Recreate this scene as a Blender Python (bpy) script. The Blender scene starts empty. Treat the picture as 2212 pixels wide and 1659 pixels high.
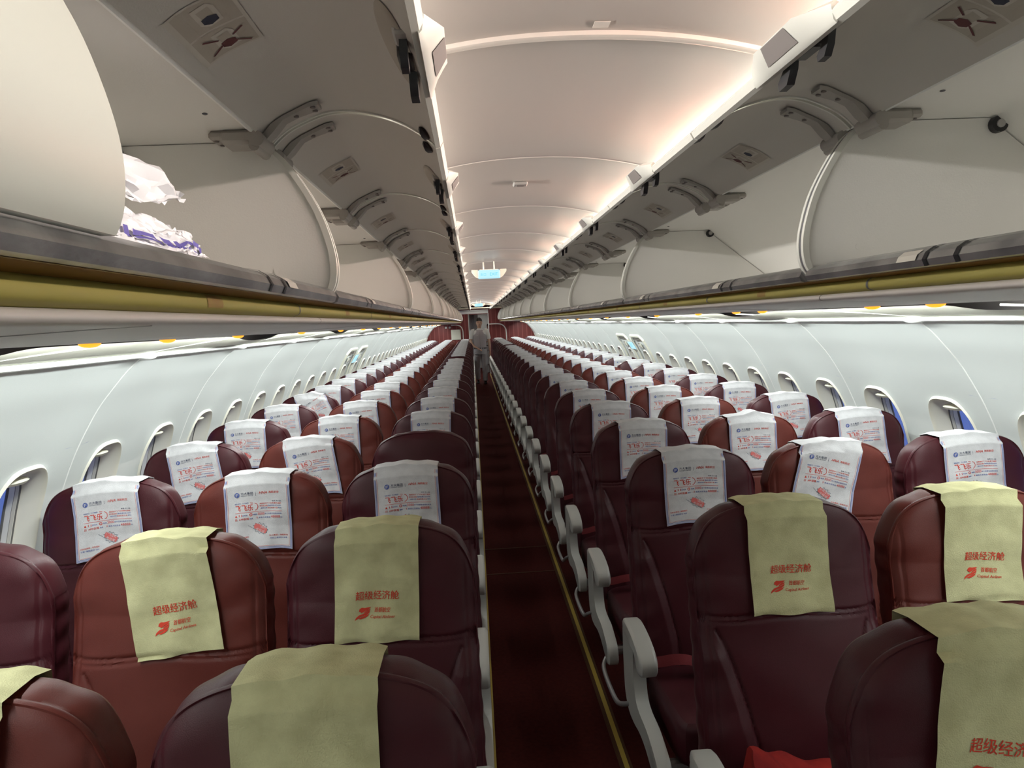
import bpy, math, random
import numpy as np
from mathutils import Vector, Matrix

# ------------------------------------------------------------------ camera, world, light
S = bpy.context.scene
S.render.resolution_x, S.render.resolution_y = 2212, 1659
root_col = S.collection
cam_d = bpy.data.cameras.new('camera'); cam = bpy.data.objects.new('camera', cam_d)
root_col.objects.link(cam); S.camera = cam
F_PX, YAW, PITCH, ROLL = 1564.4, .0501, .0863, -.0462
CX, CH = -.2482, 1.6573
cam_d.sensor_fit = 'HORIZONTAL'; cam_d.sensor_width = 36.0
cam_d.lens = 36.0 * F_PX / 2212.0
cam_d.clip_start = .02; cam_d.clip_end = 100
_fwd = Vector((math.sin(YAW)*math.cos(PITCH), math.cos(YAW)*math.cos(PITCH), -math.sin(PITCH)))
_right = Vector((math.cos(YAW), -math.sin(YAW), 0))
_up = _right.cross(_fwd)
_c, _s = math.cos(ROLL), math.sin(ROLL)
_r2 = _right*_c + _up*_s; _u2 = _up*_c - _right*_s
M = Matrix((( _r2.x, _u2.x, -_fwd.x, CX), (_r2.y, _u2.y, -_fwd.y, 0), (_r2.z, _u2.z, -_fwd.z, CH), (0, 0, 0, 1)))
cam.matrix_world = M

S.view_settings.view_transform = 'Standard'; S.view_settings.look = 'None'
S.view_settings.gamma = 1; S.view_settings.use_curve_mapping = False
S.view_settings.exposure = 0.0
w = bpy.data.worlds.new('dusk'); S.world = w; w.use_nodes = True
bg = w.node_tree.nodes['Background']; bg.inputs[0].default_value = (.11, .17, .50, 1); bg.inputs[1].default_value = 1.0

Y_BACK, Y_END = -1.2, 23.6
LEN = Y_END - Y_BACK; YM = (Y_END + Y_BACK)/2

def area(name, loc, direction, sx, sy, power, color, spread=180):
    l = bpy.data.lights.new(name, 'AREA'); l.shape = 'RECTANGLE'; l.size = sx; l.size_y = sy; l.spread = math.radians(spread)
    l.energy = power; l.color = color
    o = bpy.data.objects.new(name, l); root_col.objects.link(o)
    d = Vector(direction).normalized()
    z = -d; y = Vector((0, 1, 0)); x = y.cross(z).normalized(); y = z.cross(x)
    m = Matrix(((x.x, y.x, z.x, loc[0]), (x.y, y.y, z.y, loc[1]), (x.z, y.z, z.z, loc[2]), (0, 0, 0, 1)))
    o.matrix_world = m
    return o
CEIL_W, SIDE_W = 97, 176
area('cove_lamp_right', (.453, YM, 2.1705), (-1, 0, -.12), .014, LEN-.8, CEIL_W, (1, .96, .90), 95)
area('cove_lamp_left', (-.453, YM, 2.1705), (1, 0, -.12), .014, LEN-.8, CEIL_W*.85, (1, .96, .92), 95)
for sgn in (1, -1):
    area('sidewall_lamp', (sgn*1.195, YM, 1.640), (sgn*.42, 0, -1), .02, LEN-.6, SIDE_W, (.93, 1, .98))
for k in range(20):
    area('mood_lamp', (.452, 1.1+1.07*k, 2.1705), (-1, 0, .1), .012, .5, 2.0, (1, .36, .22))
area('entry_ceiling_lamp', (0, 21.4, 2.165), (0, -.25, -1), .7, 1.0, 24, (1, .97, .90))

area('doorway_fill', (0, 22.9, 2.095), (0, .2, -1), .5, .3, 6, (1, .97, .92))  # added fill without a fitting, brightens the header and floor at the opening
# ------------------------------------------------------------------ helpers
random.seed(7)
def link(o):
    root_col.objects.link(o); return o
def tag(o, label=None, cat=None, group=None, kind=None):
    if label: o['label'] = label
    if cat: o['category'] = cat
    if group: o['group'] = group
    if kind: o['kind'] = kind
    return o
def empty(name, loc, label=None, cat=None, group=None):
    o = link(bpy.data.objects.new(name, None)); o.location = loc; o.empty_display_size = .05
    return tag(o, label, cat, group)

def mat(name, col, rough=.5, spec=.5, metal=0, noise=0, nscale=40, bump=0, bscale=200, col2=None, emit=None, estr=0, coat=0, trans=0):
    m = bpy.data.materials.new(name); m.use_nodes = True
    nt = m.node_tree; b = nt.nodes['Principled BSDF']
    b.inputs['Base Color'].default_value = (*col, 1); b.inputs['Roughness'].default_value = rough
    b.inputs['Specular IOR Level'].default_value = spec; b.inputs['Metallic'].default_value = metal
    b.inputs['Coat Weight'].default_value = coat
    if emit: b.inputs['Emission Color'].default_value = (*emit, 1); b.inputs['Emission Strength'].default_value = estr
    tc = nt.nodes.new('ShaderNodeTexCoord')
    if col2:
        n = nt.nodes.new('ShaderNodeTexNoise'); n.inputs['Scale'].default_value = nscale; n.inputs['Detail'].default_value = 5
        r = nt.nodes.new('ShaderNodeMix'); r.data_type = 'RGBA'
        r.inputs[6].default_value = (*col, 1); r.inputs[7].default_value = (*col2, 1)
        mr = nt.nodes.new('ShaderNodeMapRange'); mr.inputs[1].default_value = .35; mr.inputs[2].default_value = .65
        nt.links.new(tc.outputs['Object'], n.inputs['Vector']); nt.links.new(n.outputs[0], mr.inputs[0])
        nt.links.new(mr.outputs[0], r.inputs[0]); nt.links.new(r.outputs[2], b.inputs['Base Color'])
    if bump:
        n2 = nt.nodes.new('ShaderNodeTexNoise'); n2.inputs['Scale'].default_value = bscale; n2.inputs['Detail'].default_value = 4
        bp = nt.nodes.new('ShaderNodeBump'); bp.inputs['Strength'].default_value = bump; bp.inputs['Distance'].default_value = .002
        nt.links.new(tc.outputs['Object'], n2.inputs['Vector']); nt.links.new(n2.outputs[0], bp.inputs['Height'])
        nt.links.new(bp.outputs[0], b.inputs['Normal'])
    return m
MT = dict(
    plum=mat('plum_leather', (.050, .0075, .011), .42, .28, bump=.22, bscale=650, col2=(.062, .011, .016), nscale=6),
    brick=mat('brick_leather', (.108, .020, .0145), .44, .28, bump=.22, bscale=650, col2=(.132, .028, .020), nscale=6),
    yellow=mat('yellow_cloth', (.60, .575, .33), .9, .1, bump=.6, bscale=420, col2=(.49, .465, .26), nscale=22),
    white=mat('white_cloth', (.67, .66, .67), .9, .1, bump=.4, bscale=420, col2=(.59, .58, .59), nscale=30),
    ink_red=mat('red_ink', (.62, .06, .035), .8, .1),
    ink_pink=mat('soft_red_ink', (.66, .16, .15), .8, .1),
    ink_blue=mat('blue_ink', (.10, .14, .38), .8, .1),
    ink_dark=mat('dark_ink', (.07, .08, .13), .8, .1),
    ink_edge=mat('pale_blue_ink', (.34, .36, .58), .8, .1),
    bin=mat('bin_plastic', (.80, .79, .745), .45, .4, bump=.15, bscale=300),
    bin_door=mat('door_liner', (.56, .535, .49), .5, .35, bump=.15, bscale=300),
    bin_white=mat('bin_white', (.52, .53, .475), .4, .4),
    edge=mat('edge_trim', (.66, .66, .60), .35, .5),
    groove=mat('grey_rubber', (.12, .12, .13), .6, .3),
    steel=mat('brushed_metal', (.60, .60, .60), .27, .5, metal=.85, bump=.12, bscale=90, col2=(.34, .34, .35), nscale=12),
    yellowstrip=mat('yellow_strip', (.35, .30, .075), .55, .4, col2=(.31, .265, .065), nscale=3),
    brown=mat('brown_recess', (.26, .125, .022), .6, .3),
    psu=mat('service_plastic', (.58, .54, .51), .42, .5),
    wall=mat('wall_panel', (.66, .69, .67), .55, .35, bump=.12, bscale=350),
    wallc=mat('wall_cream', (.72, .71, .60), .45, .4),
    ledge=mat('ledge_white', (.90, .91, .88), .4, .4),
    reveal=mat('window_reveal', (.80, .77, .66), .45, .4),
    frame2=mat('window_inner', (.66, .62, .50), .5, .4),
    gasket=mat('gasket', (.16, .15, .13), .6, .3),
    shade=mat('shade_handle', (.85, .84, .72), .3, .5),
    dark=mat('dark_housing', (.20, .18, .17), .7, .2),
    black=mat('black_plastic', (.012, .012, .014), .4, .5),
    greyplastic=mat('grey_plastic', (.40, .39, .37), .4, .5),
    hinge=mat('hinge_metal', (.36, .34, .31), .45, .5, metal=.2),
    placard=mat('placard_base', (.43, .39, .33), .6, .3),
    placard_line=mat('placard_line', (.54, .51, .45), .6, .3),
    placard_navy=mat('placard_navy', (.03, .035, .06), .6, .3),
    placard_red=mat('placard_red', (.11, .03, .032), .6, .3),
    ceil=mat('ceiling_panel', (.48, .445, .41), .36, .5),
    ceil_joint=mat('ceiling_joint', (.80, .76, .70), .35, .5),
    carpet=mat('carpet', (.045, .007, .006), .95, .1, bump=1, bscale=500, col2=(.062, .010, .008), nscale=60),
    stripe=mat('floor_strip', (.42, .30, .05), .5, .4),
    stripe_dk=mat('floor_strip_edge', (.07, .03, .012), .7, .2),
    arm=mat('armrest_plastic', (.46, .46, .43), .35, .5),
    belt=mat('red_webbing', (.15, .02, .025), .8, .2, bump=.5, bscale=500),
    chrome=mat('chrome', (.7, .7, .7), .15, .5, metal=1),
    tube=mat('grey_tube', (.40, .40, .40), .3, .5, metal=.5),
    red=mat('red_blanket', (.34, .022, .016), .85, .2, bump=.6, bscale=120, col2=(.20, .012, .012), nscale=9),
    plastic_bag=mat('clear_bag', (.80, .80, .82), .3, .5),
    bag_ink=mat('bag_ink', (.14, .12, .38), .7, .2),
    skin=mat('skin', (.60, .38, .28), .5, .4),
    hair=mat('black_hair', (.012, .010, .010), .5, .4),
    shirt=mat('white_shirt', (.85, .85, .83), .8, .2, bump=.3, bscale=60),
    vest=mat('grey_vest', (.47, .43, .45), .85, .2, bump=.3, bscale=80),
    trouser=mat('grey_trousers', (.50, .49, .51), .85, .2, bump=.3, bscale=60),
    shoe=mat('black_shoe', (.012, .011, .012), .35, .5),
    lip=mat('lip', (.35, .12, .10), .5, .4), eye=mat('eye_dark', (.02, .015, .012), .3, .5),
    door_grey=mat('door_grey', (.42, .43, .41), .5, .4),
    curtain=mat('galley_white', (.60, .61, .63), .7, .3),
    amber=mat('amber_lens', (.9, .35, .02), .4, .5, emit=(1, .35, .02), estr=1.6),
    signw=mat('sign_screen', (.06, .12, .14), .4, .4, emit=(.50, .86, 1), estr=.9),
    signt=mat('sign_text', (.05, .4, .5), .5, .3, emit=(.05, .42, .55), estr=.6),
)
# striped red bulkhead laminate
def bulkhead_mat():
    m = mat('bulkhead_laminate', (.17, .028, .025), .5, .4)
    nt = m.node_tree; b = nt.nodes['Principled BSDF']; tc = nt.nodes.new('ShaderNodeTexCoord')
    wv = nt.nodes.new('ShaderNodeTexWave'); wv.bands_direction = 'X'; wv.inputs['Scale'].default_value = 2.2
    mr = nt.nodes.new('ShaderNodeMapRange'); mr.inputs[1].default_value = .9; mr.inputs[2].default_value = 1
    mx = nt.nodes.new('ShaderNodeMix'); mx.data_type = 'RGBA'
    mx.inputs[6].default_value = (.17, .028, .025, 1); mx.inputs[7].default_value = (.30, .08, .07, 1)
    nt.links.new(tc.outputs['Object'], wv.inputs['Vector']); nt.links.new(wv.outputs[1], mr.inputs[0])
    nt.links.new(mr.outputs[0], mx.inputs[0]); nt.links.new(mx.outputs[2], b.inputs['Base Color'])
    return m
MT['bulk'] = bulkhead_mat()

class MB:
    """collects geometry; build() links one mesh object"""
    def __init__(s): s.v = []; s.f = []; s.m = []; s.mats = []
    def mi(s, m):
        if m not in s.mats: s.mats.append(m)
        return s.mats.index(m)
    def add(s, vs, fs, m):
        n = len(s.v); k = s.mi(m)
        s.v += [tuple(map(float, p)) for p in vs]
        for f in fs: s.f.append(tuple(int(i)+n for i in f)); s.m.append(k)
    def box(s, a, b, m, bev=0):
        x0, y0, z0 = a; x1, y1, z1 = b
        if bev <= 0:
            v = [(x, y, z) for x in (x0, x1) for y in (y0, y1) for z in (z0, z1)]
            s.add(v, [(0, 1, 3, 2), (4, 6, 7, 5), (0, 4, 5, 1), (2, 3, 7, 6), (0, 2, 6, 4), (1, 5, 7, 3)], m); return
        # rounded box: prism of octagon outline with inset caps
        q = bev
        def ring(z, i):
            return [(x0+q+i*0, y0+i, z), (x1-q, y0+i, z), (x1-i, y0+q, z), (x1-i, y1-q, z), (x1-q, y1-i, z), (x0+q, y1-i, z), (x0+i, y1-q, z), (x0+i, y0+q, z)]
        s.loft([ring(z0, q), ring(z0+q, 0), ring(z1-q, 0), ring(z1, q)], m)
    def loft(s, rings, m, cap=True, closed=True):
        n = len(rings[0]); vs = [p for r in rings for p in r]; fs = []
        for i in range(len(rings)-1):
            for j in range(n if closed else n-1):
                k = (j+1) % n
                fs.append((i*n+j, i*n+k, (i+1)*n+k, (i+1)*n+j))
        if cap and closed:
            fs.append(tuple(range(n-1, -1, -1))); fs.append(tuple(range((len(rings)-1)*n, len(rings)*n)))
        s.add(vs, fs, m)
    def tube(s, pts, r, m, n=10, cap=True):
        pts = [Vector(p) for p in pts]; rings = []
        rr = r if isinstance(r, (list, tuple)) else [r]*len(pts)
        ref = Vector((0, 0, 1))
        for i, p in enumerate(pts):
            t = (pts[min(i+1, len(pts)-1)] - pts[max(i-1, 0)]).normalized()
            a = t.cross(ref)
            if a.length < .1: a = t.cross(Vector((1, 0, 0)))
            a.normalize(); b = t.cross(a)
            rings.append([p + (a*math.cos(2*math.pi*k/n) + b*math.sin(2*math.pi*k/n))*rr[i] for k in range(n)])
        s.loft(rings, m, cap)
    def prism_y(s, prof, y0, y1, m, closed=True, cap=True):
        s.loft([[(x, y0, z) for x, z in prof], [(x, y1, z) for x, z in prof]], m, cap, closed)
    def prism_x(s, prof, x0, x1, m):
        s.loft([[(x0, y, z) for y, z in prof], [(x1, y, z) for y, z in prof]], m)
    def sphere(s, c, r, m, seg=16, rg=10, R=None):
        rx, ry, rz = r if isinstance(r, (tuple, list)) else (r, r, r)
        rings = []
        for i in range(rg+1):
            t = math.pi*(i+.02)/(rg+.04)
            ring = []
            for k in range(seg):
                p = Vector((rx*math.sin(t)*math.cos(2*math.pi*k/seg), ry*math.sin(t)*math.sin(2*math.pi*k/seg), rz*math.cos(t)))
                if R: p = R @ p
                ring.append(p+Vector(c))
            rings.append(ring)
        s.loft(rings, m)
    def grid(s, P, m):
        """P: array [i][j] of points"""
        P = np.asarray(P, float); a, b = P.shape[:2]
        idx = np.arange(a*b).reshape(a, b)
        f = np.stack([idx[:-1, :-1], idx[:-1, 1:], idx[1:, 1:], idx[1:, :-1]], -1).reshape(-1, 4)
        s.add(P.reshape(-1, 3).tolist(), f.tolist(), m)
    def mesh(s, name, smooth=True, angle=35):
        me = bpy.data.meshes.new(name); me.from_pydata(s.v, [], s.f)
        for m in s.mats: me.materials.append(m)
        me.polygons.foreach_set('material_index', s.m)
        if smooth:
            me.shade_smooth() if hasattr(me, 'shade_smooth') else None
            try: me.set_sharp_from_angle(angle=math.radians(angle))
            except Exception: pass
        me.update(); return me
    def build(s, name, parent=None, smooth=True, angle=35, loc=None):
        o = bpy.data.objects.new(name, s.mesh(name, smooth, angle)); link(o)
        if parent: o.parent = parent
        if loc: o.location = loc
        return o
def inst(name, mesh, parent=None, loc=None):
    o = link(bpy.data.objects.new(name, mesh))
    if parent: o.parent = parent
    if loc: o.location = loc
    return o
def smoothpts(pts, n=6):
    """Catmull-Rom through points"""
    P = [np.array(p, float) for p in pts]; out = []
    for i in range(len(P)-1):
        p0, p1, p2, p3 = P[max(i-1, 0)], P[i], P[i+1], P[min(i+2, len(P)-1)]
        for k in range(n):
            t = k/n
            out.append(.5*((2*p1)+(-p0+p2)*t+(2*p0-5*p1+4*p2-p3)*t*t+(-p0+3*p1-3*p2+p3)*t**3))
    out.append(P[-1]); return [tuple(p) for p in out]
def offset_profile(pts, d):
    """offset an open 2D polyline by d along its left normal"""
    P = np.array(pts, float); T = np.gradient(P, axis=0); T /= np.linalg.norm(T, axis=1)[:, None]
    N = np.stack([-T[:, 1], T[:, 0]], 1); return [tuple(p) for p in P+N*d]

ORD = ['nearest', 'second', 'third', 'fourth', 'fifth', 'sixth', 'seventh', 'eighth', 'ninth', 'tenth', 'eleventh', 'twelfth', 'thirteenth',
       'fourteenth', 'fifteenth', 'sixteenth', 'seventeenth', 'eighteenth', 'nineteenth', 'twentieth', 'twenty-first', 'twenty-second',
       'twenty-third', 'twenty-fourth', 'twenty-fifth', 'twenty-sixth', 'twenty-seventh', 'twenty-eighth', 'twenty-ninth', 'thirtieth']
SIDE = {1: 'right', -1: 'left'}

# ------------------------------------------------------------------ text on cloth
_fc = {}
def glyphs(txt, shear=0, bold=.018):
    key = (txt, shear)
    if key in _fc: return _fc[key]
    c = bpy.data.curves.new('lettering', 'FONT'); c.body = txt; c.size = 1; c.resolution_u = 2; c.shear = shear
    o = bpy.data.objects.new('lettering', c); root_col.objects.link(o)
    dg = bpy.context.evaluated_depsgraph_get(); dg.update()
    me = o.evaluated_get(dg).to_mesh()
    v = np.array([(p.co.x, p.co.y) for p in me.vertices]); f = [tuple(p.vertices) for p in me.polygons]
    o.evaluated_get(dg).to_mesh_clear()
    bpy.data.objects.remove(o); bpy.data.curves.remove(c)
    if len(v): v = v - v.min(0); sz = v.max(0)
    else: v = np.zeros((0, 2)); sz = np.array([1, 1])
    _fc[key] = (v, f, sz); return _fc[key]

# ------------------------------------------------------------------ structure: floor, ceiling, walls
def struct(o, label, cat='structure'):
    return tag(o, label, cat, kind='structure')
b = MB()
b.box((-1.95, Y_BACK-.2, -.06), (1.95, 27.2, 0), MT['carpet'])
fl = struct(b.build('floor', smooth=False), 'dark maroon carpet along the whole cabin floor', 'floor')
b = MB()
b.box((.212, Y_BACK, .0), (.228, Y_END, .003), MT['stripe_dk']); b.box((.228, Y_BACK, .0), (.246, Y_END, .004), MT['stripe'])
b.box((.246, Y_BACK, .0), (.258, Y_END, .003), MT['stripe_dk'])
o = b.build('floor_path_strip', smooth=False); tag(o, 'yellow guide strip on the carpet along the right side of the aisle', 'floor strip')
b = MB(); b.box((-.250, Y_BACK, 0), (-.242, Y_END, .004), MT['stripe'])
o = b.build('floor_path_strip', smooth=False); tag(o, 'thin yellow guide strip on the carpet along the left side of the aisle', 'floor strip')
b = MB()
for y in (4.65, 5.18): b.box((-.24, y, .0), (.26, y+.012, .0025), MT['stripe_dk'])
o = b.build('carpet_seam', smooth=False); tag(o, 'two cross seams where carpet pieces meet in the aisle', 'carpet seam')

# ceiling
def ceil_z(x): return 2.236 - .062*(abs(x)/.45)**2.2
b = MB(); xs = np.linspace(-.44, .44, 29)
JY = [Y_BACK] + [1.53+1.075*k for k in range(-2, 21) if Y_BACK < 1.53+1.075*k < Y_END] + [Y_END]
for i in range(len(JY)-1):
    y0, y1 = JY[i]+.004, JY[i+1]-.004
    ys = [y0, y0+.015, y0+.05] + list(np.linspace(y0+.12, y1-.12, 5)) + [y1-.05, y1-.015, y1]
    off = [.008, .002, 0] + [0]*5 + [0, -.003, -.006]
    b.grid([[(x, y, ceil_z(x)+d) for x in xs] for y, d in zip(ys, off)], MT['ceil'])
    b.grid([[(x, y1-.006, ceil_z(x)-.007) for x in xs], [(x, y1-.001, ceil_z(x)-.009) for x in xs], [(x, y1+.007, ceil_z(x)-.006) for x in xs], [(x, y1+.009, ceil_z(x)+.012) for x in xs]], MT['ceil_joint'])
# light coves either side, closing the ceiling to the bins
for sx in (1, -1):
    pr = [(.438, 2.176), (.440, 2.190), (.47, 2.205), (.56, 2.215), (.66, 2.20), (.712, 2.14), (.705, 2.105)]
    b.prism_y([(sx*x, z) for x, z in pr], Y_BACK, Y_END, MT['wallc'], closed=False, cap=False)
ce = struct(b.build('ceiling'), 'pale curved ceiling panels with light joint lines above the aisle', 'ceiling')
# thick joint hoop at the first joint
b = MB()
b.grid([[(x, 1.515+dy, ceil_z(x)+dz) for x in xs] for dy, dz in ((-.012, -.002), (-.012, -.011), (.0, -.015), (.014, -.011), (.016, .0))], MT['ceil_joint'])
o = b.build('ceiling_joint_strip'); tag(o, 'thick pale strip across the nearest ceiling joint', 'ceiling strip')
b = MB(); b.box((.020, 1.462, 2.2335), (.052, 1.492, 2.2345), MT['ceil_joint'])
tag(b.build('ceiling_sticker'), 'small pale rectangular sticker on the nearest ceiling panel', 'sticker')
b = MB(); b.box((-.05, 3.06, 2.222), (.01, 3.12, 2.234), MT['greyplastic'], .004); b.box((-.035, 3.075, 2.220), (-.005, 3.105, 2.223), MT['dark'])
tag(b.build('ceiling_grille'), 'small dark grille on the third ceiling panel', 'grille')

# side walls -------------------------------------------------------
WP = [(1.452, 1.585), (1.50, 1.545), (1.555, 1.485), (1.61, 1.42), (1.655, 1.352), (1.708, 1.26), (1.748, 1.175), (1.785, 1.08), (1.81, .98), (1.828, .88), (1.84, .76), (1.845, .6), (1.84, .4), (1.82, .2), (1.79, .0)]
WPs = smoothpts(WP, 8); _wp = np.array(WPs); _wl = np.concatenate([[0], np.cumsum(np.linalg.norm(np.diff(_wp, axis=0), axis=1))])
_wn = np.gradient(_wp, axis=0); _wn /= np.linalg.norm(_wn, axis=1)[:, None]; _wn = np.stack([-_wn[:, 1], _wn[:, 0]], 1)  # outward normal
if _wn[10][0] < 0: _wn = -_wn
def wallpt(s, out=0.0):
    x = np.interp(s, _wl, _wp[:, 0]); z = np.interp(s, _wl, _wp[:, 1])
    nx = np.interp(s, _wl, _wn[:, 0]); nz = np.interp(s, _wl, _wn[:, 1])
    return x+nx*out, z+nz*out
def s_of_z(z): return float(np.interp(-z, -_wp[:, 1], _wl))
WIN_Z0, WIN_Z1 = .83, 1.245
s_c = .5*(s_of_z(WIN_Z0)+s_of_z(WIN_Z1)); HS = .5*(s_of_z(WIN_Z0)-s_of_z(WIN_Z1)); HY = .142
T0, T1 = s_c-HS-.04, s_c+HS+.04
NA = 40
def sup(t, e=3.0):
    c, s_ = math.cos(t), math.sin(t)
    return (abs(c)**(2/e)*(1 if c > 0 else -1), abs(s_)**(2/e)*(1 if s_ > 0 else -1))
TH = [2*math.pi*(k+.5)/NA for k in range(NA)]
wins = []
for k in range(-3, 11): wins.append((2.42+.525*k, 2.42+.525*(k-.5), 2.42+.525*(k+.5), 'n'))
yb = wins[-1][2]
wins.append((8.27, yb, 8.66, 'h')); wins.append((9.08, 8.66, 9.50, 'h'))
y = 9.50
while y < Y_END-.3:
    wins.append((y+.2625, y, y+.525, 'n')); y += .525
Y_W0, Y_W1 = wins[0][1], wins[-1][2]
def seam_out(yy):
    """gentle pillow of each two-window panel"""
    ph = ((yy-2.6825)/1.05) % 1.0; d = min(ph, 1-ph)*1.05
    return .006*(1-math.exp(-(d/.055)**2)) + .004*math.exp(-((ph-.5)/.12)**2)
def build_wall(sx):
    b = MB()
    # strips above and below the window band
    ygrid = sorted(set([round(Y_BACK, 4), round(Y_END, 4)] + [round(float(v), 4) for v in np.arange(Y_W0-2.1, Y_END, .0656)] + [round(w_[1], 4) for w_ in wins] + [round(w_[2], 4) for w_ in wins]))
    ygrid = [v for v in ygrid if Y_BACK <= v <= Y_END]
    def strip(s0, s1, n, m):
        b.grid([[(sx*wallpt(s_, seam_out(yv))[0], yv, wallpt(s_, seam_out(yv))[1]) for yv in ygrid] for s_ in np.linspace(s0, s1, n)], m)
    strip(0, T0, 14, MT['wall']); strip(T1, _wl[-1], 14, MT['wall'])
    for yc, y0, y1, kind in wins:
        rings = []
        for r in range(7):
            ring = []
            for t in TH:
                u, v = sup(t)
                hy, hs = u*HY, v*HS
                # boundary of tile in the same direction
                cu, cv = math.cos(t), math.sin(t)
                wy = (y1-yc) if cu > 0 else (yc-y0)
                k_ = min(wy/abs(cu) if abs(cu) > 1e-6 else 9, (HS+.04)/abs(cv) if abs(cv) > 1e-6 else 9)
                by, bs = cu*k_, cv*k_
                f = r/6.0; f = f
                py, ps = by*(1-f)+hy*f, bs*(1-f)+hs*f
                lip = -.004*math.exp(-((1-f)/.12)**2)
                x, z = wallpt(s_c+ps, seam_out(yc+py)+lip)
                ring.append((sx*x, yc+py, z))
            rings.append(ring)
        b.loft(rings, MT['wall'], cap=False)
        # fill tile corners (between ray-hit boundary points and true corners)
        cor = [((y1), T1), ((y0), T1), ((y0), T0), ((y1), T0)]
        outer = rings[0]
        for ci, (cy, cs) in enumerate(cor):
            ta = math.atan2((cs-s_c), (cy-yc)) % (2*math.pi)
            j = max([i for i in range(NA) if TH[i] <= ta] or [NA-1]); j2 = (j+1) % NA
            x, z = wallpt(cs, seam_out(cy))
            b.add([outer[j], outer[j2], (sx*x, cy, z)], [(0, 1, 2)], MT['wall'])
    # panels before the first window tile and after the last
    for ya, yb_ in ((Y_BACK, Y_W0), (Y_W1, Y_END)):
        yy = [v for v in ygrid if ya-1e-4 <= v <= yb_+1e-4]
        if len(yy) > 1:
            b.grid([[(sx*wallpt(s_, seam_out(yv))[0], yv, wallpt(s_, seam_out(yv))[1]) for yv in yy] for s_ in np.linspace(T0, T1, 6)], MT['wall'])
    # raised seam lines between panels
    for k in range(-3, 21):
        ys = 2.6825+1.05*k
        if 7.93 < ys < 9.5: continue
        if ys < Y_BACK+.1 or ys > Y_END-.1: continue
        pts = [(sx*wallpt(s_, .001)[0], ys, wallpt(s_, .001)[1]) for s_ in np.linspace(.0, T1+.3, 40)]
        b.tube(pts, .0035, MT['ledge'], 6)
    return b.build('wall_'+SIDE[sx], angle=50)
for sx in (1, -1):
    struct(build_wall(sx), 'pale grey curved sidewall lining on the %s side of the cabin' % SIDE[sx], 'wall')

# windows
def window_mesh(sx):
    b = MB(); rings = []
    for sc, out in ((1.05, .008), (1.03, -.001), (1.012, -.005), (.99, -.003), (.955, .010), (.90, .030), (.84, .05), (.795, .062), (.78, .064)):
        rings.append([(sx*wallpt(s_c+.02*(1-sc)+sup(t)[1]*HS*sc, out)[0], sup(t)[0]*HY*sc, wallpt(s_c+.02*(1-sc)+sup(t)[1]*HS*sc, out)[1]) for t in TH])
    b.loft(rings, MT['reveal'], cap=False)
    return b.mesh('window_reveal', angle=60)
def window_inner(sx):
    b = MB()
    def R(sc, out, e=3): return [(sx*wallpt(s_c+.006+sup(t, e)[1]*HS*sc, out)[0], sup(t, e)[0]*HY*sc, wallpt(s_c+.006+sup(t, e)[1]*HS*sc, out)[1]) for t in TH]
    b.loft([R(.80, .058), R(.785, .064)], MT['gasket'], cap=False)
    b.loft([R(.785, .064), R(.78, .068), R(.77, .074)], MT['frame2'], cap=False)
    b.loft([R(.77, .074), R(.763, .075)], MT['gasket'], cap=False)
    b.loft([R(.763, .075), R(.745, .092)], MT['reveal'], cap=False)
    b.loft([R(.745, .092), R(.725, .094), R(.725, .100)], MT['gasket'], cap=False)
    return b.mesh('inner_frame', angle=60)
def handle_mesh(sx):
    b = MB(); rings = []
    st = s_c-HS*.74
    for i in range(9):
        t = -1+2*i/8; wy = t*.062; k = math.sqrt(max(0, 1-t*t))*.9+.1
        x0, z0 = wallpt(st, .036)
        ring = []
        for q in range(8):
            a = 2*math.pi*q/8
            ring.append((sx*(x0+.034*k*math.cos(a)), wy, z0+.014*k*math.sin(a)))
        rings.append(ring)
    b.loft(rings, MT['shade'])
    # rolled shade edge just above the pane
    a0 = [(sx*wallpt(s_c-HS*.80, .085)[0], v, wallpt(s_c-HS*.80, .085)[1]) for v in np.linspace(-.09, .09, 6)]
    a1 = [(sx*wallpt(s_c-HS*.60, .085)[0], v, wallpt(s_c-HS*.60, .085)[1]) for v in np.linspace(-.09, .09, 6)]
    b.grid([a0, a1], MT['frame2'])
    return b.mesh('shade_handle', angle=60)
def glass_mat():
    m = bpy.data.materials.new('window_acrylic'); m.use_nodes = True; nt = m.node_tree
    for n in list(nt.nodes):
        if n.type != 'OUTPUT_MATERIAL': nt.nodes.remove(n)
    out = [n for n in nt.nodes if n.type == 'OUTPUT_MATERIAL'][0]
    t = nt.nodes.new('ShaderNodeBsdfTransparent'); t.inputs[0].default_value = (.9, .93, .95, 1)
    g = nt.nodes.new('ShaderNodeBsdfGlossy'); g.inputs['Roughness'].default_value = .05
    mx = nt.nodes.new('ShaderNodeMixShader'); mx.inputs[0].default_value = .05
    nt.links.new(t.outputs[0], mx.inputs[1]); nt.links.new(g.outputs[0], mx.inputs[2]); nt.links.new(mx.outputs[0], out.inputs[0])
    return m
MT['glass'] = glass_mat()
def pane_mesh(sx):
    b = MB(); ring = [(sx*wallpt(s_c+.006+sup(t)[1]*HS*.74, .096)[0], sup(t)[0]*HY*.74, wallpt(s_c+.006+sup(t)[1]*HS*.74, .096)[1]) for t in TH]
    b.add(ring, [tuple(range(NA))], MT['glass']); return b.mesh('pane', smooth=False)
n = 0
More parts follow.
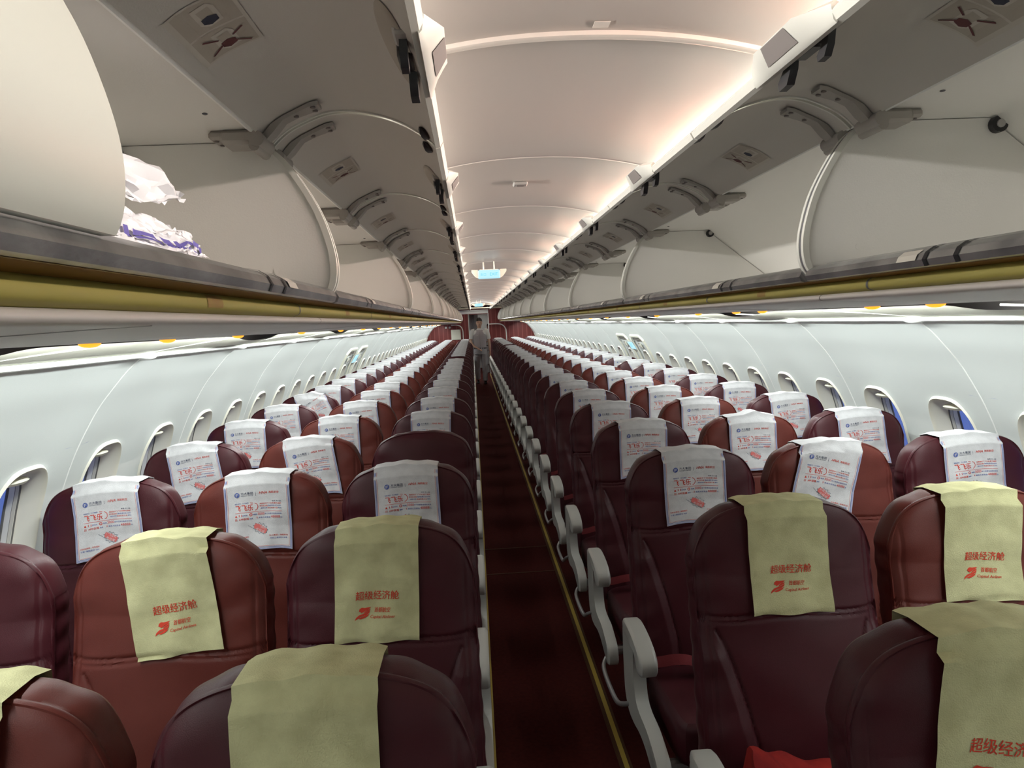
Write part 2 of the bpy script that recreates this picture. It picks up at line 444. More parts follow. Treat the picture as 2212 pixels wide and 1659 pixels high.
for sx in (-1, 1):
    wm, im, hm, pm = window_mesh(sx), window_inner(sx), handle_mesh(sx), pane_mesh(sx)
    kk = 0
    for yc, y0, y1, kind in wins:
        n += 1; kk += 1
        o = inst('window_%d' % n, wm, None, (0, yc, 0))
        struct(o, 'oval cabin window with blue dusk outside, %s wall, %s from the camera end' % (SIDE[sx], ORD[min(kk-1, 29)] if kk <= 30 else 'far one'), 'window')
        if kk > 30: o['group'] = 'far windows'
        inst('inner_frame', im, o); inst('shade_handle', hm, o); inst('pane', pm, o)

# emergency exit hatches around the paired windows
def hatch(sx, yc, i):
    b = MB()
    w0, w1 = .30, .22
    def P(yv, s_, out): x, z = wallpt(s_, out); return (sx*x, yv, z)
    st, sb = s_of_z(1.44), s_of_z(.70)
    sa = s_of_z(1.38)
    loopo = [(yc-w1, st), (yc+w1, st), (yc+w0, sa), (yc+w0, sb), (yc-w0, sb), (yc-w0, sa)]
    def dens(lp):
        out = []
        for i_ in range(len(lp)):
            a, c = lp[i_], lp[(i_+1) % len(lp)]
            for k in range(8): out.append((a[0]+(c[0]-a[0])*k/8, a[1]+(c[1]-a[1])*k/8))
        return out
    L = dens(loopo)
    rings = []
    for sc, o_ in ((1.0, .004), (.985, -.014), (.94, -.018), (.90, -.014), (.885, -.006)):
        rings.append([P(yc+(a-yc)*sc, s_c-.1+(c-(s_c-.1))*sc, o_) for a, c in L])
    b.loft(rings, MT['wallc'], cap=False)
    # handle pocket at the top
    so = s_of_z(1.40)
    b.loft([[P(yc-.16, so, -.008), P(yc+.16, so, -.008), P(yc+.16, so+.03, -.008), P(yc-.16, so+.03, -.008)],
            [P(yc-.15, so+.004, -.002), P(yc+.15, so+.004, -.002), P(yc+.15, so+.026, -.002), P(yc-.15, so+.026, -.002)]], MT['gasket'])
    o = b.build('door_%d' % i)
    struct(o, 'overwing emergency exit hatch, %s wall, %s of its pair' % (SIDE[sx], 'nearer' if yc < 8.6 else 'farther'), 'exit hatch')
    b = MB(); sh = s_of_z(1.345)
    b.loft([[P(yc-.05, sh, -.006), P(yc+.05, sh, -.006), P(yc+.05, sh+.07, -.006), P(yc-.05, sh+.07, -.006)],
            [P(yc-.04, sh+.01, -.016), P(yc+.04, sh+.01, -.016), P(yc+.04, sh+.05, -.016), P(yc-.04, sh+.05, -.016)]], MT['shade'])
    b.add([P(yc-.04, sh-.004, -.009), P(yc+.04, sh-.004, -.009), P(yc+.04, sh+.01, -.018), P(yc-.04, sh+.01, -.018)], [(0, 1, 2, 3)], MT['gasket'])
    b.build('handle', o)
    b = MB()
    for q in range(5):
        s1 = s_of_z(1.30)+q*.014
        for a, c in ((-.11, -.06), (.05, .13)):
            b.add([P(yc+a, s1, -.005), P(yc+c-(q % 2)*.02, s1, -.005), P(yc+c-(q % 2)*.02, s1+.005, -.005), P(yc+a, s1+.005, -.005)], [(0, 1, 2, 3)], MT['groove'])
    b.build('instruction_placard', o, smooth=False)
for i, (sx, yc) in enumerate(((-1, 8.27), (-1, 9.08), (1, 8.27), (1, 9.08))): hatch(sx, yc, i+1)
for sx in (1, -1):
    b = MB(); x, z = wallpt(s_of_z(1.31), -.02)
    def Q(dy, dz, dx=0): return (sx*(x+dx-.0*dz), 8.68+dy, z+dz)
    for m_, a, c, d in ((MT['greyplastic'], .135, .050, .0), (MT['signw'], .125, .044, -.006)):
        sl = .65
        v = [(sx*(x+d-dz*sl), 8.68+dy, z+dz) for dy, dz in ((-a, -c), (a, -c), (a, c), (-a, c))]
        v2 = [(sx*(x+.03-dz*sl), 8.68+dy, z+dz) for dy, dz in ((-a, -c), (a, -c), (a, c), (-a, c))]
        b.loft([v, v2], m_)
    o = b.build('exit_sign', smooth=False); tag(o, 'glowing pale blue exit sign between the hatches on the %s wall' % SIDE[sx], 'exit sign')
    gv, gf, gs = glyphs('EXIT'); tb = MB(); h_ = .045/gs[1]
    tb.add([(sx*(x-.009-(p[1]*h_-.022)*.65), 8.68+sx*-1*(p[0]*h_-gs[0]*h_/2), z+p[1]*h_-.022) for p in gv], gf, MT['signt'])
    tb.build('lettering', o, smooth=False)

# cove panel + ledge along each wall
def cove(sx):
    b = MB()
    ys = np.arange(Y_BACK, Y_END+.01, .05)
    def zt(y_): # top edge dips where the dark gap shows
        ph = ((y_-(1.35 if sx < 0 else 1.9))/2.1) % 1.0; d = min(ph, 1-ph)*2.1
        return 1.647 - .022*math.exp(-(d/.28)**4)
    rows = []
    for f in np.linspace(0, 1, 6):
        rows.append([(sx*(1.252+(1.425-1.252)*f), y_, zt(y_)*(1-f)+1.603*f - .004*math.sin(math.pi*f)) for y_ in ys])
    b.grid(rows, MT['wallc'])
    pr = [(1.425, 1.603), (1.412, 1.604), (1.405, 1.598), (1.408, 1.590), (1.425, 1.586), (1.46, 1.584)]
    b.prism_y([(sx*x, z) for x, z in pr], Y_BACK, Y_END, MT['ledge'], closed=False, cap=False)
    b.prism_y([(sx*x, z) for x, z in [(1.205, 1.652), (1.205, 1.72), (1.46, 1.72), (1.46, 1.60)]], Y_BACK, Y_END, MT['dark'], closed=False, cap=False)
    # slanting joint lines of the cove panels
    for k in range(-2, 21):
        y0 = 2.67+1.05*k
        if y0 < Y_BACK+.2 or y0 > Y_END-.2: continue
        pts = [(sx*(1.42-.155*f), y0-.03+.42*f**1.7, 1.6035+.037*f) for f in np.linspace(0, 1, 10)]
        b.tube(pts, .004, MT['edge'], 6)
    return b.build('trim_%d' % (1 if sx < 0 else 2), angle=40)
for sx in (1, -1):
    struct(cove(sx), 'cream light cove with white ledge running along the top of the %s wall' % SIDE[sx], 'trim')
# ledge end clips where the wall panels meet
clip = MB(); rings = []
for t in np.linspace(-1, 1, 11):
    k = max(.04, (1-abs(t)**1.6))
    rings.append([(.0+.030*k*math.cos(a), t*.085, .016*k*math.sin(a)) for a in [2*math.pi*q/10 for q in range(10)]])
clip.loft(rings, MT['ledge']); clipm = clip.mesh('ledge_clip', angle=60)
for sx in (1, -1):
    c_ = 0
    for k in range(-1, 20):
        y0 = 2.66+1.05*k
        if y0 > Y_END-.2: continue
        c_ += 1
        o = inst('ledge_clip', clipm, None, (sx*1.418, y0, 1.594))
        tag(o, 'white almond-shaped clip on the %s wall ledge, %s from the camera end' % (SIDE[sx], ORD[c_-1]), 'ledge clip', 'clips on the wall ledges')
# amber lamps under the service panels
am = MB(); am.sphere((0, 0, 0), (.020, .045, .013), MT['amber'], 12, 6); amm = am.mesh('amber_lens')
ambs = {-1: [1.85, 2.31, 2.99, 4.08, 5.28], 1: [2.20, 2.56, 3.56, 3.92, 4.59, 5.64]}
for sx in (1, -1):
    ys = ambs[sx] + [ambs[sx][-1]+1.07*k for k in range(1, 16)]
    for i, y0 in enumerate(ys):
        o = inst('amber_lamp', amm, None, (sx*1.197, y0, 1.652))
        tag(o, 'small glowing amber lamp under the %s bins, %s from the camera end' % (SIDE[sx], ORD[i]), 'lamp', 'amber lamps under the bins')

# ------------------------------------------------------------------ overhead bins
EDGE = smoothpts([(.705, 2.085), (.675, 2.062), (.638, 2.012), (.596, 1.935), (.572, 1.86), (.565, 1.805), (.573, 1.758), (.600, 1.722)], 5)
DOOR = smoothpts([(.693, 2.088), (.668, 2.112), (.635, 2.133), (.575, 2.157), (.530, 2.163), (.487, 2.160), (.430, 2.147), (.380, 2.126), (.335, 2.096), (.312, 2.074)], 4)
def mir(pr, sx): return [(sx*x, z) for x, z in pr]
def housing_mesh(sx, L):
    b = MB()
    sh = [(.612, 1.755), (.70, 1.757), (1.40, 1.757), (1.36, 1.84), (1.20, 1.965), (1.035, 2.098), (.74, 2.098), (.708, 2.10)]
    b.prism_y(mir(sh, sx), 0, L, MT['bin'], closed=False, cap=False)
    # outer back shell so the housing has depth
    b.prism_y(mir([(.708, 2.104), (1.04, 2.106), (1.42, 1.80), (1.42, 1.735), (.66, 1.735)], sx), 0, L, MT['dark'], closed=False, cap=False)
    # small rivets and marks
    for y_ in (.25, 1.0, 1.35, 1.9): b.sphere((sx*.76, y_, 2.097), (.006, .006, .002), MT['groove'], 8, 4)
    return b.mesh('bin_interior', angle=40)
def divider_mesh(sx, double):
    b = MB(); t = .012
    body = [(x+.006, z) for x, z in EDGE] + [(.64, 1.757), (1.395, 1.757), (1.355, 1.84), (1.195, 1.965), (1.03, 2.096), (.72, 2.096)]
    b.prism_y(mir(body, sx), -t, t, MT['bin'])
    for (a, c, m_) in ((-t-.006, -.006, 'edge'), (-.006, .006, 'groove'), (.006, t+.006, 'edge')):
        inner = offset_profile(EDGE, .0); outer = [(x-(.005 if m_ == 'edge' else .003), z) for x, z in EDGE]
        loop = outer + [(x+.010, z) for x, z in reversed(EDGE)]
        b.prism_y(mir(loop, sx), a, c, MT[m_])
    # round fasteners
    for x, z in ((.776, 2.013), (.70, 1.80), (1.045, 2.078)):
        big = x > 1
        b.tube([(sx*x, -t-.001, z), (sx*x, -t-(.018 if big else .002), z)], .020 if big else .007, MT['black'] if big else MT['bin'], 16)
        if big: b.tube([(sx*x, -t-.017, z), (sx*x, -t-.022, z)], .010, MT['greyplastic'], 12)
    return b.mesh('divider', angle=40)
def lip_mesh(sx, L):
    b = MB()
    pr = [(.665, 1.7575), (.640, 1.762), (.622, 1.7625), (.614, 1.759), (.600, 1.759), (.585, 1.755), (.571, 1.746), (.565, 1.734), (.570, 1.7225), (.580, 1.7195), (.61, 1.7195), (.665, 1.73)]
    b.prism_y(mir(pr, sx), .015, L-.015, MT['steel'])
    for d in (0, 1.07):
        for y_ in (d+.50, d+.585):
            pr2 = [(.603, 1.7605), (.585, 1.7570), (.5705, 1.7475), (.5635, 1.734), (.5685, 1.722)]
            b.prism_y(mir(pr2, sx), y_-.006, y_+.006, MT['black'], closed=False, cap=False)
        b.prism_y(mir([(.5800, 1.7535), (.5675, 1.7445), (.5628, 1.734)], sx), d+.61, d+.67, MT['placard_line'], closed=False, cap=False)
    return b.mesh('shelf_lip', angle=30)
def strip_mesh(sx, L):
    b = MB()
    b.prism_y(mir([(.578, 1.7198), (.596, 1.7175), (.614, 1.7148)], sx), 0, L, MT['brown'], closed=False, cap=False)
    yp = smoothpts([(.616, 1.7150), (.607, 1.710), (.604, 1.701), (.607, 1.6925), (.620, 1.6872)], 3)
    for d in (0, 1.07):
        b.prism_y(mir(yp, sx), d+.005-.22 if d else .0, L if d else 1.07-.225, MT['yellowstrip'], closed=False, cap=False)
        yy = d+.845
        b.prism_y(mir([(x-.001, z) for x, z in yp], sx), yy-.004, yy+.004, MT['groove'], closed=False, cap=False)
        # worn reddish row mark
        b.prism_y(mir([(x-.0008, z) for x, z in yp[2:9]], sx), d+.32, d+.38, MT['row_mark'], closed=False, cap=False)
    b.prism_y(mir([(x, z) for x, z in [(.70, 1.717), (.614, 1.7152)]], sx), 0, L, MT['brown'], closed=False, cap=False)
    return b.mesh('trim_strip', angle=40)
MT['row_mark'] = mat('row_mark', (.28, .19, .055), .6, .3, col2=(.27, .16, .055), nscale=60)
def psu_mesh(sx, L):
    b = MB()
    pr = smoothpts([(.624, 1.688), (.613, 1.686), (.608, 1.680), (.611, 1.6745), (.622, 1.6715), (.66, 1.6695), (.72, 1.6665), (.80, 1.6625), (1.0, 1.6555), (1.12, 1.652), (1.17, 1.6505), (1.195, 1.654), (1.20, 1.664)], 3)
    b.prism_y(mir(pr, sx), .002, L-.002, MT['psu'], closed=False, cap=False)
    b.prism_y(mir([(1.118, 1.6508), (1.124, 1.6508)], sx), .002, L-.002, MT['groove'], closed=False, cap=False)
    pts = [(sx*(.62+.52*f), 1.25-.25*f**.6, np.interp(.62+.52*f, [p[0] for p in pr[8:]], [p[1] for p in pr[8:]])-.0004) for f in np.linspace(0, 1, 14)]
    b.tube(pts, .0006, MT['greyplastic'], 5)
    return b.mesh('service_panel', angle=40)
def door_profile(sx, closed):
    if not closed: return mir(DOOR, sx)
    return mir([(x-.012, z) for x, z in EDGE], sx)
def door_mesh(sx, L, closed=False):
    b = MB()
    if closed:
        pr = [(x-.016, z) for x, z in EDGE if z > 1.744]
        inner = [(x-.003, z) for x, z in EDGE if z > 1.744]
        loop = pr + inner[::-1]
        b.prism_y(mir(loop, sx), .012, L-.012, MT['bin_white'])
        return b.mesh('door', angle=40)
    top = offset_profile(DOOR, -.009); top = top if top[10][1] > DOOR[10][1] else offset_profile(DOOR, .009)
    b.prism_y(mir(DOOR + top[::-1], sx), .010, L-.010, MT['bin_door'])
    # bright rim on the two ends
    for y_ in (.006, L-.012):
        lp = [(x, z-.0035) for x, z in DOOR] + [(x, z+.002) for x, z in top[::-1]]
        b.prism_y(mir(lp, sx), y_, y_+.006, MT['edge'])
    # free edge trim
    b.prism_y(mir([(.314, 2.070), (.303, 2.073), (.296, 2.086), (.302, 2.094), (.318, 2.090)], sx), .004, L-.004, MT['edge'])
    return b.mesh('door', angle=40)
def latch_mesh(sx, L):
    b = MB(); yc = L/2
    # scooped handle housing outside the free edge
    prof = lambda k: [(.304, 2.069), (.299-.006*k, 2.074), (.295-.026*k, 2.096+.010*k), (.302-.010*k, 2.102+.012*k), (.315, 2.094)]
    rings = []
    for t in np.linspace(-1, 1, 13):
        k = min(1, (1-abs(t))*2.0)
        rings.append([(sx*x, yc+t*.15, z) for x, z in prof(k)])
    b.loft(rings, MT['edge'])
    p1, p2 = prof(1)[1], prof(1)[2]
    def fp(f, y_, o_): return (sx*(p1[0]+(p2[0]-p1[0])*f-o_), y_, p1[1]+(p2[1]-p1[1])*f-o_*.6)
    b.add([fp(.12, yc-.055, .0012), fp(.12, yc+.06, .0012), fp(.95, yc+.045, .0012), fp(.95, yc-.045, .0012)], [(0, 1, 2, 3)], MT['dark'])
    # oval recess plate on the liner
    def zl(x): return float(np.interp(x, [p[0] for p in DOOR[::-1]], [p[1] for p in DOOR[::-1]]))
    ring0, ring1 = [], []
    for q in range(24):
        a = 2*math.pi*q/24
        dx, dy = .024*math.cos(a), .165*math.sin(a)
        x = .345+dx - .010*(dy/.165)
        ring0.append((sx*x, yc+dy, zl(x)-.0015)); x2 = .345+dx*.8-.010*(dy/.165); ring1.append((sx*x2, yc+dy*.93, zl(x2)-.005))
    b.loft([ring0, ring1], MT['placard'])
    # black hooks and striker
    def hook(x0_, w_, y_, sc):
        pr = [(-.012, .045), (.022, .045), (.026, .012), (.048, -.004), (.044, -.018), (.012, -.016), (-.004, .006)]
        x0_, x1_ = sorted((sx*x0_, sx*(x0_+w_)))
        b.prism_x([(y_+p*sc, 2.062+q_*sc) for p, q_ in pr], x0_, x1_, MT['black'])
    hook(.320, .014, yc+.045, 1.0); hook(.326, .012, yc-.075, .7)
    x0_, x1_ = sorted((sx*.322, sx*.346)); b.box((x0_, yc-.035, 2.078), (x1_, yc+.035, 2.105), MT['black'], .004)
    b.box((x0_, yc-.105, 2.088), (x1_, yc-.05, 2.108), MT['greyplastic'], .004)
    return b.mesh('latch', angle=40)
def hinge_mesh(sx):
    b = MB()
    def zl(x): return float(np.interp(x, [p[0] for p in DOOR[::-1]], [p[1] for p in DOOR[::-1]]))
    # arm leaf screwed to the liner, tapering to the knuckle
    xs_ = [.690, .665, .640, .610, .580, .562]; ws = [.016, .022, .020, .020, .026, .022]
    top = [[(sx*x, dy, zl(x)-.003) for dy in (-w_, w_)] for x, w_ in zip(xs_, ws)]
    bot = [[(sx*x, dy, zl(x)-.011-(.012 if i < 2 else 0)) for dy in (-w_*.9, w_*.9)] for i, (x, w_) in enumerate(zip(xs_, ws))]
    rings = [[t[0], t[1], q[1], q[0]] for t, q in zip(top, bot)]
    b.loft(rings, MT['hinge'])
    for x, dy in ((.575, -.013), (.575, .013), (.615, 0.0)):
        b.tube([(sx*x, dy, zl(x)-.010), (sx*x, dy, zl(x)-.0135)], .006, MT['dark'], 10)
    return b.mesh('hinge_arm', angle=40)
def bracket_mesh(sx):
    b = MB()
    b.tube([(sx*.694, -.045, 2.075), (sx*.694, .045, 2.075)], .017, MT['hinge'], 14)
    b.tube([(sx*.700, -.040, 2.062), (sx*.700, .050, 2.062)], .012, MT['hinge'], 12)
    x0, x1 = sorted((sx*.70, sx*.775))
    b.box((x0, -.038, 2.066), (x1, .038, 2.0975), MT['hinge'], .008)
    x0, x1 = sorted((sx*.725, sx*.80))
    b.box((x0, -.032, 2.078), (x1, .032, 2.0975), MT['hinge'], .006)
    for dx, dy in ((.745, -.022), (.785, -.018), (.785, .018), (.745, .022)):
        b.tube([(sx*dx, dy, 2.079), (sx*dx, dy, 2.0755)], .005, MT['dark'], 8)
    return b.mesh('hinge_bracket', angle=40)
def placard_mesh(sx, L):
    b = MB(); yc = L/2-.02
    def zl(x): return float(np.interp(x, [p[0] for p in DOOR[::-1]], [p[1] for p in DOOR[::-1]]))
    def pt(u, v, d): # u across (towards aisle), v along the cabin
        x = .674-u*.098; return (sx*x, yc-.09+v*.18, zl(x)-.0012-d)
    def poly(pts, m_, d):
        b.add([pt(u, v, d) for u, v in pts], [tuple(range(len(pts)))], m_)
    def quadgrid(u0, u1, v0, v1, m_, d):
        b.grid([[pt(u, v, d) for v in np.linspace(v0, v1, 3)] for u in np.linspace(u0, u1, 6)], m_)
    quadgrid(0, 1, 0, 1, MT['placard_line'], 0)
    quadgrid(.06, .94, .03, .485, MT['placard'], .0004); quadgrid(.06, .94, .515, .97, MT['placard'], .0004)
    for v0, mm in ((.0, 'placard_navy'), (.49, 'placard_red')):
        # open box drawing: outline, top flap and the block of luggage
        poly([(.34, v0+.10), (.60, v0+.07), (.68, v0+.14), (.68, v0+.40), (.46, v0+.43), (.34, v0+.36)], MT['placard_line'], .0010)
        poly([(.40, v0+.15), (.60, v0+.12), (.62, v0+.38), (.44, v0+.40)], MT['placard'], .0014)
        poly([(.40, v0+.28), (.52, v0+.25), (.64, v0+.28), (.64, v0+.36), (.50, v0+.40), (.40, v0+.36)], MT[mm], .0020)
    for a, c in (((.20, .60), (.84, .92)), ((.84, .62), (.20, .90))):
        du, dv = c[0]-a[0], c[1]-a[1]; L_ = math.hypot(du, dv*1.8); nu, nv = -dv*.02/L_*1.8, du*.01/L_
        for f0, f1 in ((0, .32), (.68, 1)):
            p0, p1 = (a[0]+du*f0, a[1]+dv*f0), (a[0]+du*f1, a[1]+dv*f1)
            poly([(p0[0]+nu, p0[1]+nv), (p1[0]+nu, p1[1]+nv), (p1[0]-nu, p1[1]-nv), (p0[0]-nu, p0[1]-nv)], MT['placard_red'], .0022)
    return b.mesh('stowage_placard', smooth=False)
def bumper_mesh(sx):
    b = MB()
    rings = []
    for t, k in ((0, .25), (.25, .8), (.55, 1), (.85, .8), (1, .3)):
        rings.append([(sx*(.343-.020*t*.6+.011*k*c), -.045+.085*t, 2.092-.004*t-.010*k*(1 if s_ > 0 else 0)+.004) for c, s_ in ((-1, 0), (-.6, 1), (.6, 1), (1, 0), (0, -1))])
    b.loft(rings, MT['black']); return b.mesh('bumper')
UL = 2.14
DL = UL/2
def endcap_mesh(sx):
    b = MB(); body = [(x-.012, z) for x, z in EDGE] + [(.62, 1.70), (1.40, 1.70), (1.38, 1.84), (1.20, 1.975), (1.03, 2.106), (.72, 2.106)]
    rings = []
    cxx, czz = 1.0, 1.9
    for d, sc in ((0, 1.0), (.06, 1.0), (.10, .97), (.12, .90)):
        rings.append([(sx*(cxx+(x-cxx)*sc), d, czz+(z-czz)*sc) for x, z in body])
    b.loft(rings, MT['ledge']); return b.mesh('end_cap', angle=40)
for sx in (1, -1):
    hm, dm, lm, sm, pm = housing_mesh(sx, UL), divider_mesh(sx, 1), lip_mesh(sx, UL), strip_mesh(sx, UL), psu_mesh(sx, UL)
    om, cm = door_mesh(sx, DL), door_mesh(sx, DL, True)
    lt, hg, br, pl, bu = latch_mesh(sx, DL), hinge_mesh(sx), bracket_mesh(sx), placard_mesh(sx, DL), bumper_mesh(sx)
    nu = 11
    for k in range(nu):
        y0 = 1.755-UL+UL*k
        first_left = (sx < 0 and k == 0)
        if first_left: lab = 'nearest left overhead bin with one shut cream door and a plastic bag inside'
        elif k == 0: lab = 'nearest right overhead bin, open and empty, cut by the top right corner'
        else: lab = 'open empty overhead bin on the %s, %s bin from the camera end' % (SIDE[sx], ORD[k])
        bn = empty('overhead_bin', (0, y0, 0), lab, 'overhead bin', 'overhead luggage bins')
        inst('interior', hm, bn); inst('shelf_lip', lm, bn); inst('trim_strip', sm, bn); inst('service_panel', pm, bn)
        inst('divider', dm, bn, (0, 0, 0))
        if k == nu-1: inst('end_cap', endcap_mesh(sx), bn, (0, UL, 0))
        for q in range(2):
            closed = first_left and q == 0
            d = inst('door', cm if closed else om, bn, (0, q*DL, 0))
            if closed: d['label'] = 'shut cream door'; continue
            inst('latch', lt, d); inst('stowage_placard', pl, d)
            for dy in (.085, DL-.085):
                inst('hinge_arm', hg, d, (0, dy, 0)); inst('hinge_bracket', br, bn, (0, q*DL+dy, 0))
            if k < 8:
                inst('bumper', bu, d, (0, .075, 0)); inst('bumper', bu, d, (0, DL-.055, 0))
    # pale rail standing in for the ceiling light that shows through the hinge gap
    b = MB(); b.prism_y(mir([(.700, 2.103), (.6965, 2.095), (.702, 2.088), (.710, 2.092), (.712, 2.103)], sx), Y_BACK, 1.755+UL*10, MT['ledge'])
    tag(b.build('hinge_gap_light'), 'pale rail standing in for light through the hinge gap of the %s overhead bins' % SIDE[sx], 'rail')

# crumpled clear plastic bag in the nearest left bin
def crumple(pts_rows, amp, seed, sub=6):
    rnd = np.random.RandomState(seed); P = np.array(pts_rows, float)
    a, b_ = P.shape[:2]; out = []
    for i in np.linspace(0, a-1, (a-1)*sub+1):
        row = []
        i0 = min(int(i), a-2); f = i-i0
        for j in np.linspace(0, b_-1, (b_-1)*sub+1):
            j0 = min(int(j), b_-2); g = j-j0
            p = P[i0, j0]*(1-f)*(1-g)+P[i0+1, j0]*f*(1-g)+P[i0, j0+1]*(1-f)*g+P[i0+1, j0+1]*f*g
            row.append(p)
        out.append(row)
    out = np.array(out)
    n1 = rnd.randn(*out.shape)*amp*.15
    u = np.linspace(0, 6, out.shape[0])[:, None]; v = np.linspace(0, 6, out.shape[1])[None, :]
    for q in range(5):
        a1, a2, ph = rnd.rand(3)*4-2, rnd.rand(3)*4-2, rnd.rand(3)*6
        for c in range(3): out[..., c] += amp*.5*np.abs(np.sin(a1[c]*u+a2[c]*v+ph[c]))
    return out+n1
b = MB()
A = crumple([[(-.88, 1.00, 1.95), (-.84, 1.12, 1.955), (-.78, 1.26, 1.915), (-.765, 1.30, 1.885)],
             [(-.86, 1.02, 1.90), (-.82, 1.14, 1.90), (-.79, 1.22, 1.87), (-.765, 1.305, 1.88)],
             [(-.86, 1.03, 1.86), (-.83, 1.16, 1.87), (-.81, 1.2, 1.865), (-.78, 1.27, 1.868)]], .012, 3)
b.grid(A, MT['plastic_bag'])
Bq = crumple([[(-.88, .98, 1.86), (-.84, 1.10, 1.858), (-.79, 1.22, 1.84), (-.755, 1.31, 1.815)],
             [(-.84, 1.00, 1.82), (-.80, 1.12, 1.81), (-.76, 1.24, 1.795), (-.735, 1.33, 1.79)],
             [(-.84, 1.00, 1.775), (-.79, 1.12, 1.775), (-.75, 1.23, 1.775), (-.73, 1.32, 1.776)]], .010, 5, 14)
b.grid(Bq, MT['plastic_bag'])
gi, gj = Bq.shape[:2]
for r0, r1 in ((.46, .50), (.56, .64)):
    for q in range(16):
        j0 = .42+.034*q; j1 = j0+.026
        def bp(r, j):
            i_, k_ = r*(gi-1), j*(gj-1); p = Bq[int(i_), int(min(k_, gj-1))]; return (p[0]+.006, p[1]-.004, p[2]+.003)
        b.add([bp(r0, j0), bp(r0, j1), bp(r1, j1), bp(r1, j0)], [(0, 1, 2, 3)], MT['bag_ink'])
bag = b.build('plastic_bag', angle=25)
tag(bag, 'crumpled clear plastic bag with blue print lying in the nearest left overhead bin', 'plastic bag')

# ------------------------------------------------------------------ seats
SP = .762; S0 = .996; XA, XS = .507, .51
HW = .226; ZB = .40; ZT = 1.166
def ztop(a): return ZT - .068*abs(a)**2.9 - .060*abs(a)**12
def yrec(z):
    z = np.asarray(z, float)
    lo = -.215*np.clip(1.0-z, 0, None)
    k = .02*np.log1p(np.exp((z-1.0)/.02))
    return np.where(z < 1.0, lo, .03*(z-1.0))
def halfw(z): return HW*(1.0+.035*np.clip((.95-np.asarray(z))/.5, 0, 1))
def gro(d, w=.0035): return np.exp(-(d/w)**2)
def front(x, z, seed=0):
    """depth of the seat back front (towards camera is -y)"""
    x = np.asarray(x, float); z = np.asarray(z, float)
    a = np.clip(np.abs(x)/halfw(z), 0, 1)
    top = ztop(a); dt = np.clip((top-z), 0, 1)
    edge = 1-np.exp(-((1-a)*halfw(z))/.016); edgt = 1-np.exp(-dt/.02)
    dd = np.clip(dt/.16, 0, 1); y = yrec(z) - .020*edge*edgt - .018*(1-a**2)*dd*dd*(3-2*dd)
    # lumbar bolsters either side under the head panel
    arc = .215 - .115*np.clip((.89-z)/.36, 0, 1)**.55
    side = np.clip((np.abs(x)-arc)/.03, 0, 1)*np.clip((.87-z)/.06, 0, 1)
    y = y - .017*side
    seamz = .905 + .004*np.cos(x*20)
    y = y + .006*gro(z-seamz, .004) + .004*gro(z-seamz+.012, .003)
    inpanel = (z < .875)
    y = y + np.where(inpanel, .0055*gro(np.abs(x)-arc, .0035), 0)
    y = y + .0045*gro((1-a)*halfw(z)-.020, .003)*np.clip((1.15-z)/.1, 0, 1)
    # creases of worn leather
    s1, s2 = 1.7+seed, 4.1+seed*2
    y = y + .0022*np.sin(34*z+7*x+s1)*np.sin(13*x+s2) + .0030*np.sin(22*x*np.sign(x)+26*z+s2)*np.clip((.9-z)/.1, 0, 1)*np.clip(a-.2, 0, 1)
    y = y + .0016*np.sin(75*z-21*x+s2)*np.clip((a-.55)*3, 0, 1)
    return y
def backrest(m, na, nb, seed=0):
    b = MB()
    aa = np.linspace(-1, 1, na); aa = np.sign(aa)*np.abs(aa)**.85
    bb = np.linspace(0, 1, nb); bb = 1-(1-bb)**1.15
    A, B = np.meshgrid(aa, bb)
    Z = ZB+(ztop(A)-ZB)*B; X = A*halfw(Z); Y = front(X, Z, seed)
    G = np.stack([X, Y, Z], -1)
    b.grid(G[::-1], m)
    # perimeter: left side up, over the top, right side down
    per = [G[i, 0] for i in range(nb)] + [G[-1, j] for j in range(1, na-1)] + [G[i, -1] for i in range(nb-1, -1, -1)]
    per = np.array(per)
    st = max(1, len(per)//(140 if na > 40 else 44)); idx = list(range(0, len(per), st))
    if idx[-1] != len(per)-1: idx.append(len(per)-1)
    # keep every perimeter vertex in the piping ring so that the edge stays closed
    c0 = np.array([0, 0, .78]); d = per-c0; d[:, 1] = 0
    nrm = np.zeros_like(per); tng = np.gradient(per, axis=0); nrm[:, 0] = -tng[:, 2]; nrm[:, 2] = tng[:, 0]
    flip = np.sign((nrm*d).sum(1)); nrm *= flip[:, None]; nrm /= (np.linalg.norm(nrm, axis=1)[:, None]+1e-9)
    yb_ = yrec(per[:, 2])
    rings = [per]
    wr = .0015*np.sin(np.arange(len(per))*.35+seed)
    for off, dy in ((.0035, -.001), (.006, .004), (.0045, .010), (.001, .014), (.003, .020), (.006, .045), (.004, .070), (-.004, .084), (-.02, .092)):
        q = per+nrm*(off+wr*(1 if dy > .015 else 0))[:, None] if isinstance(off, np.ndarray) or dy > .015 else per+nrm*off
        q = q.copy(); q[:, 1] = yb_+dy
        rings.append(q)
    b.grid(np.array(rings), m)
    last = rings[-1]
    cc = len(last)//2
    b.add([tuple(p) for p in last], [tuple(range(len(last)-1, -1, -1))], m)
    first = np.array(rings)[:, 0]; 
    return b.mesh('backrest', angle=60)
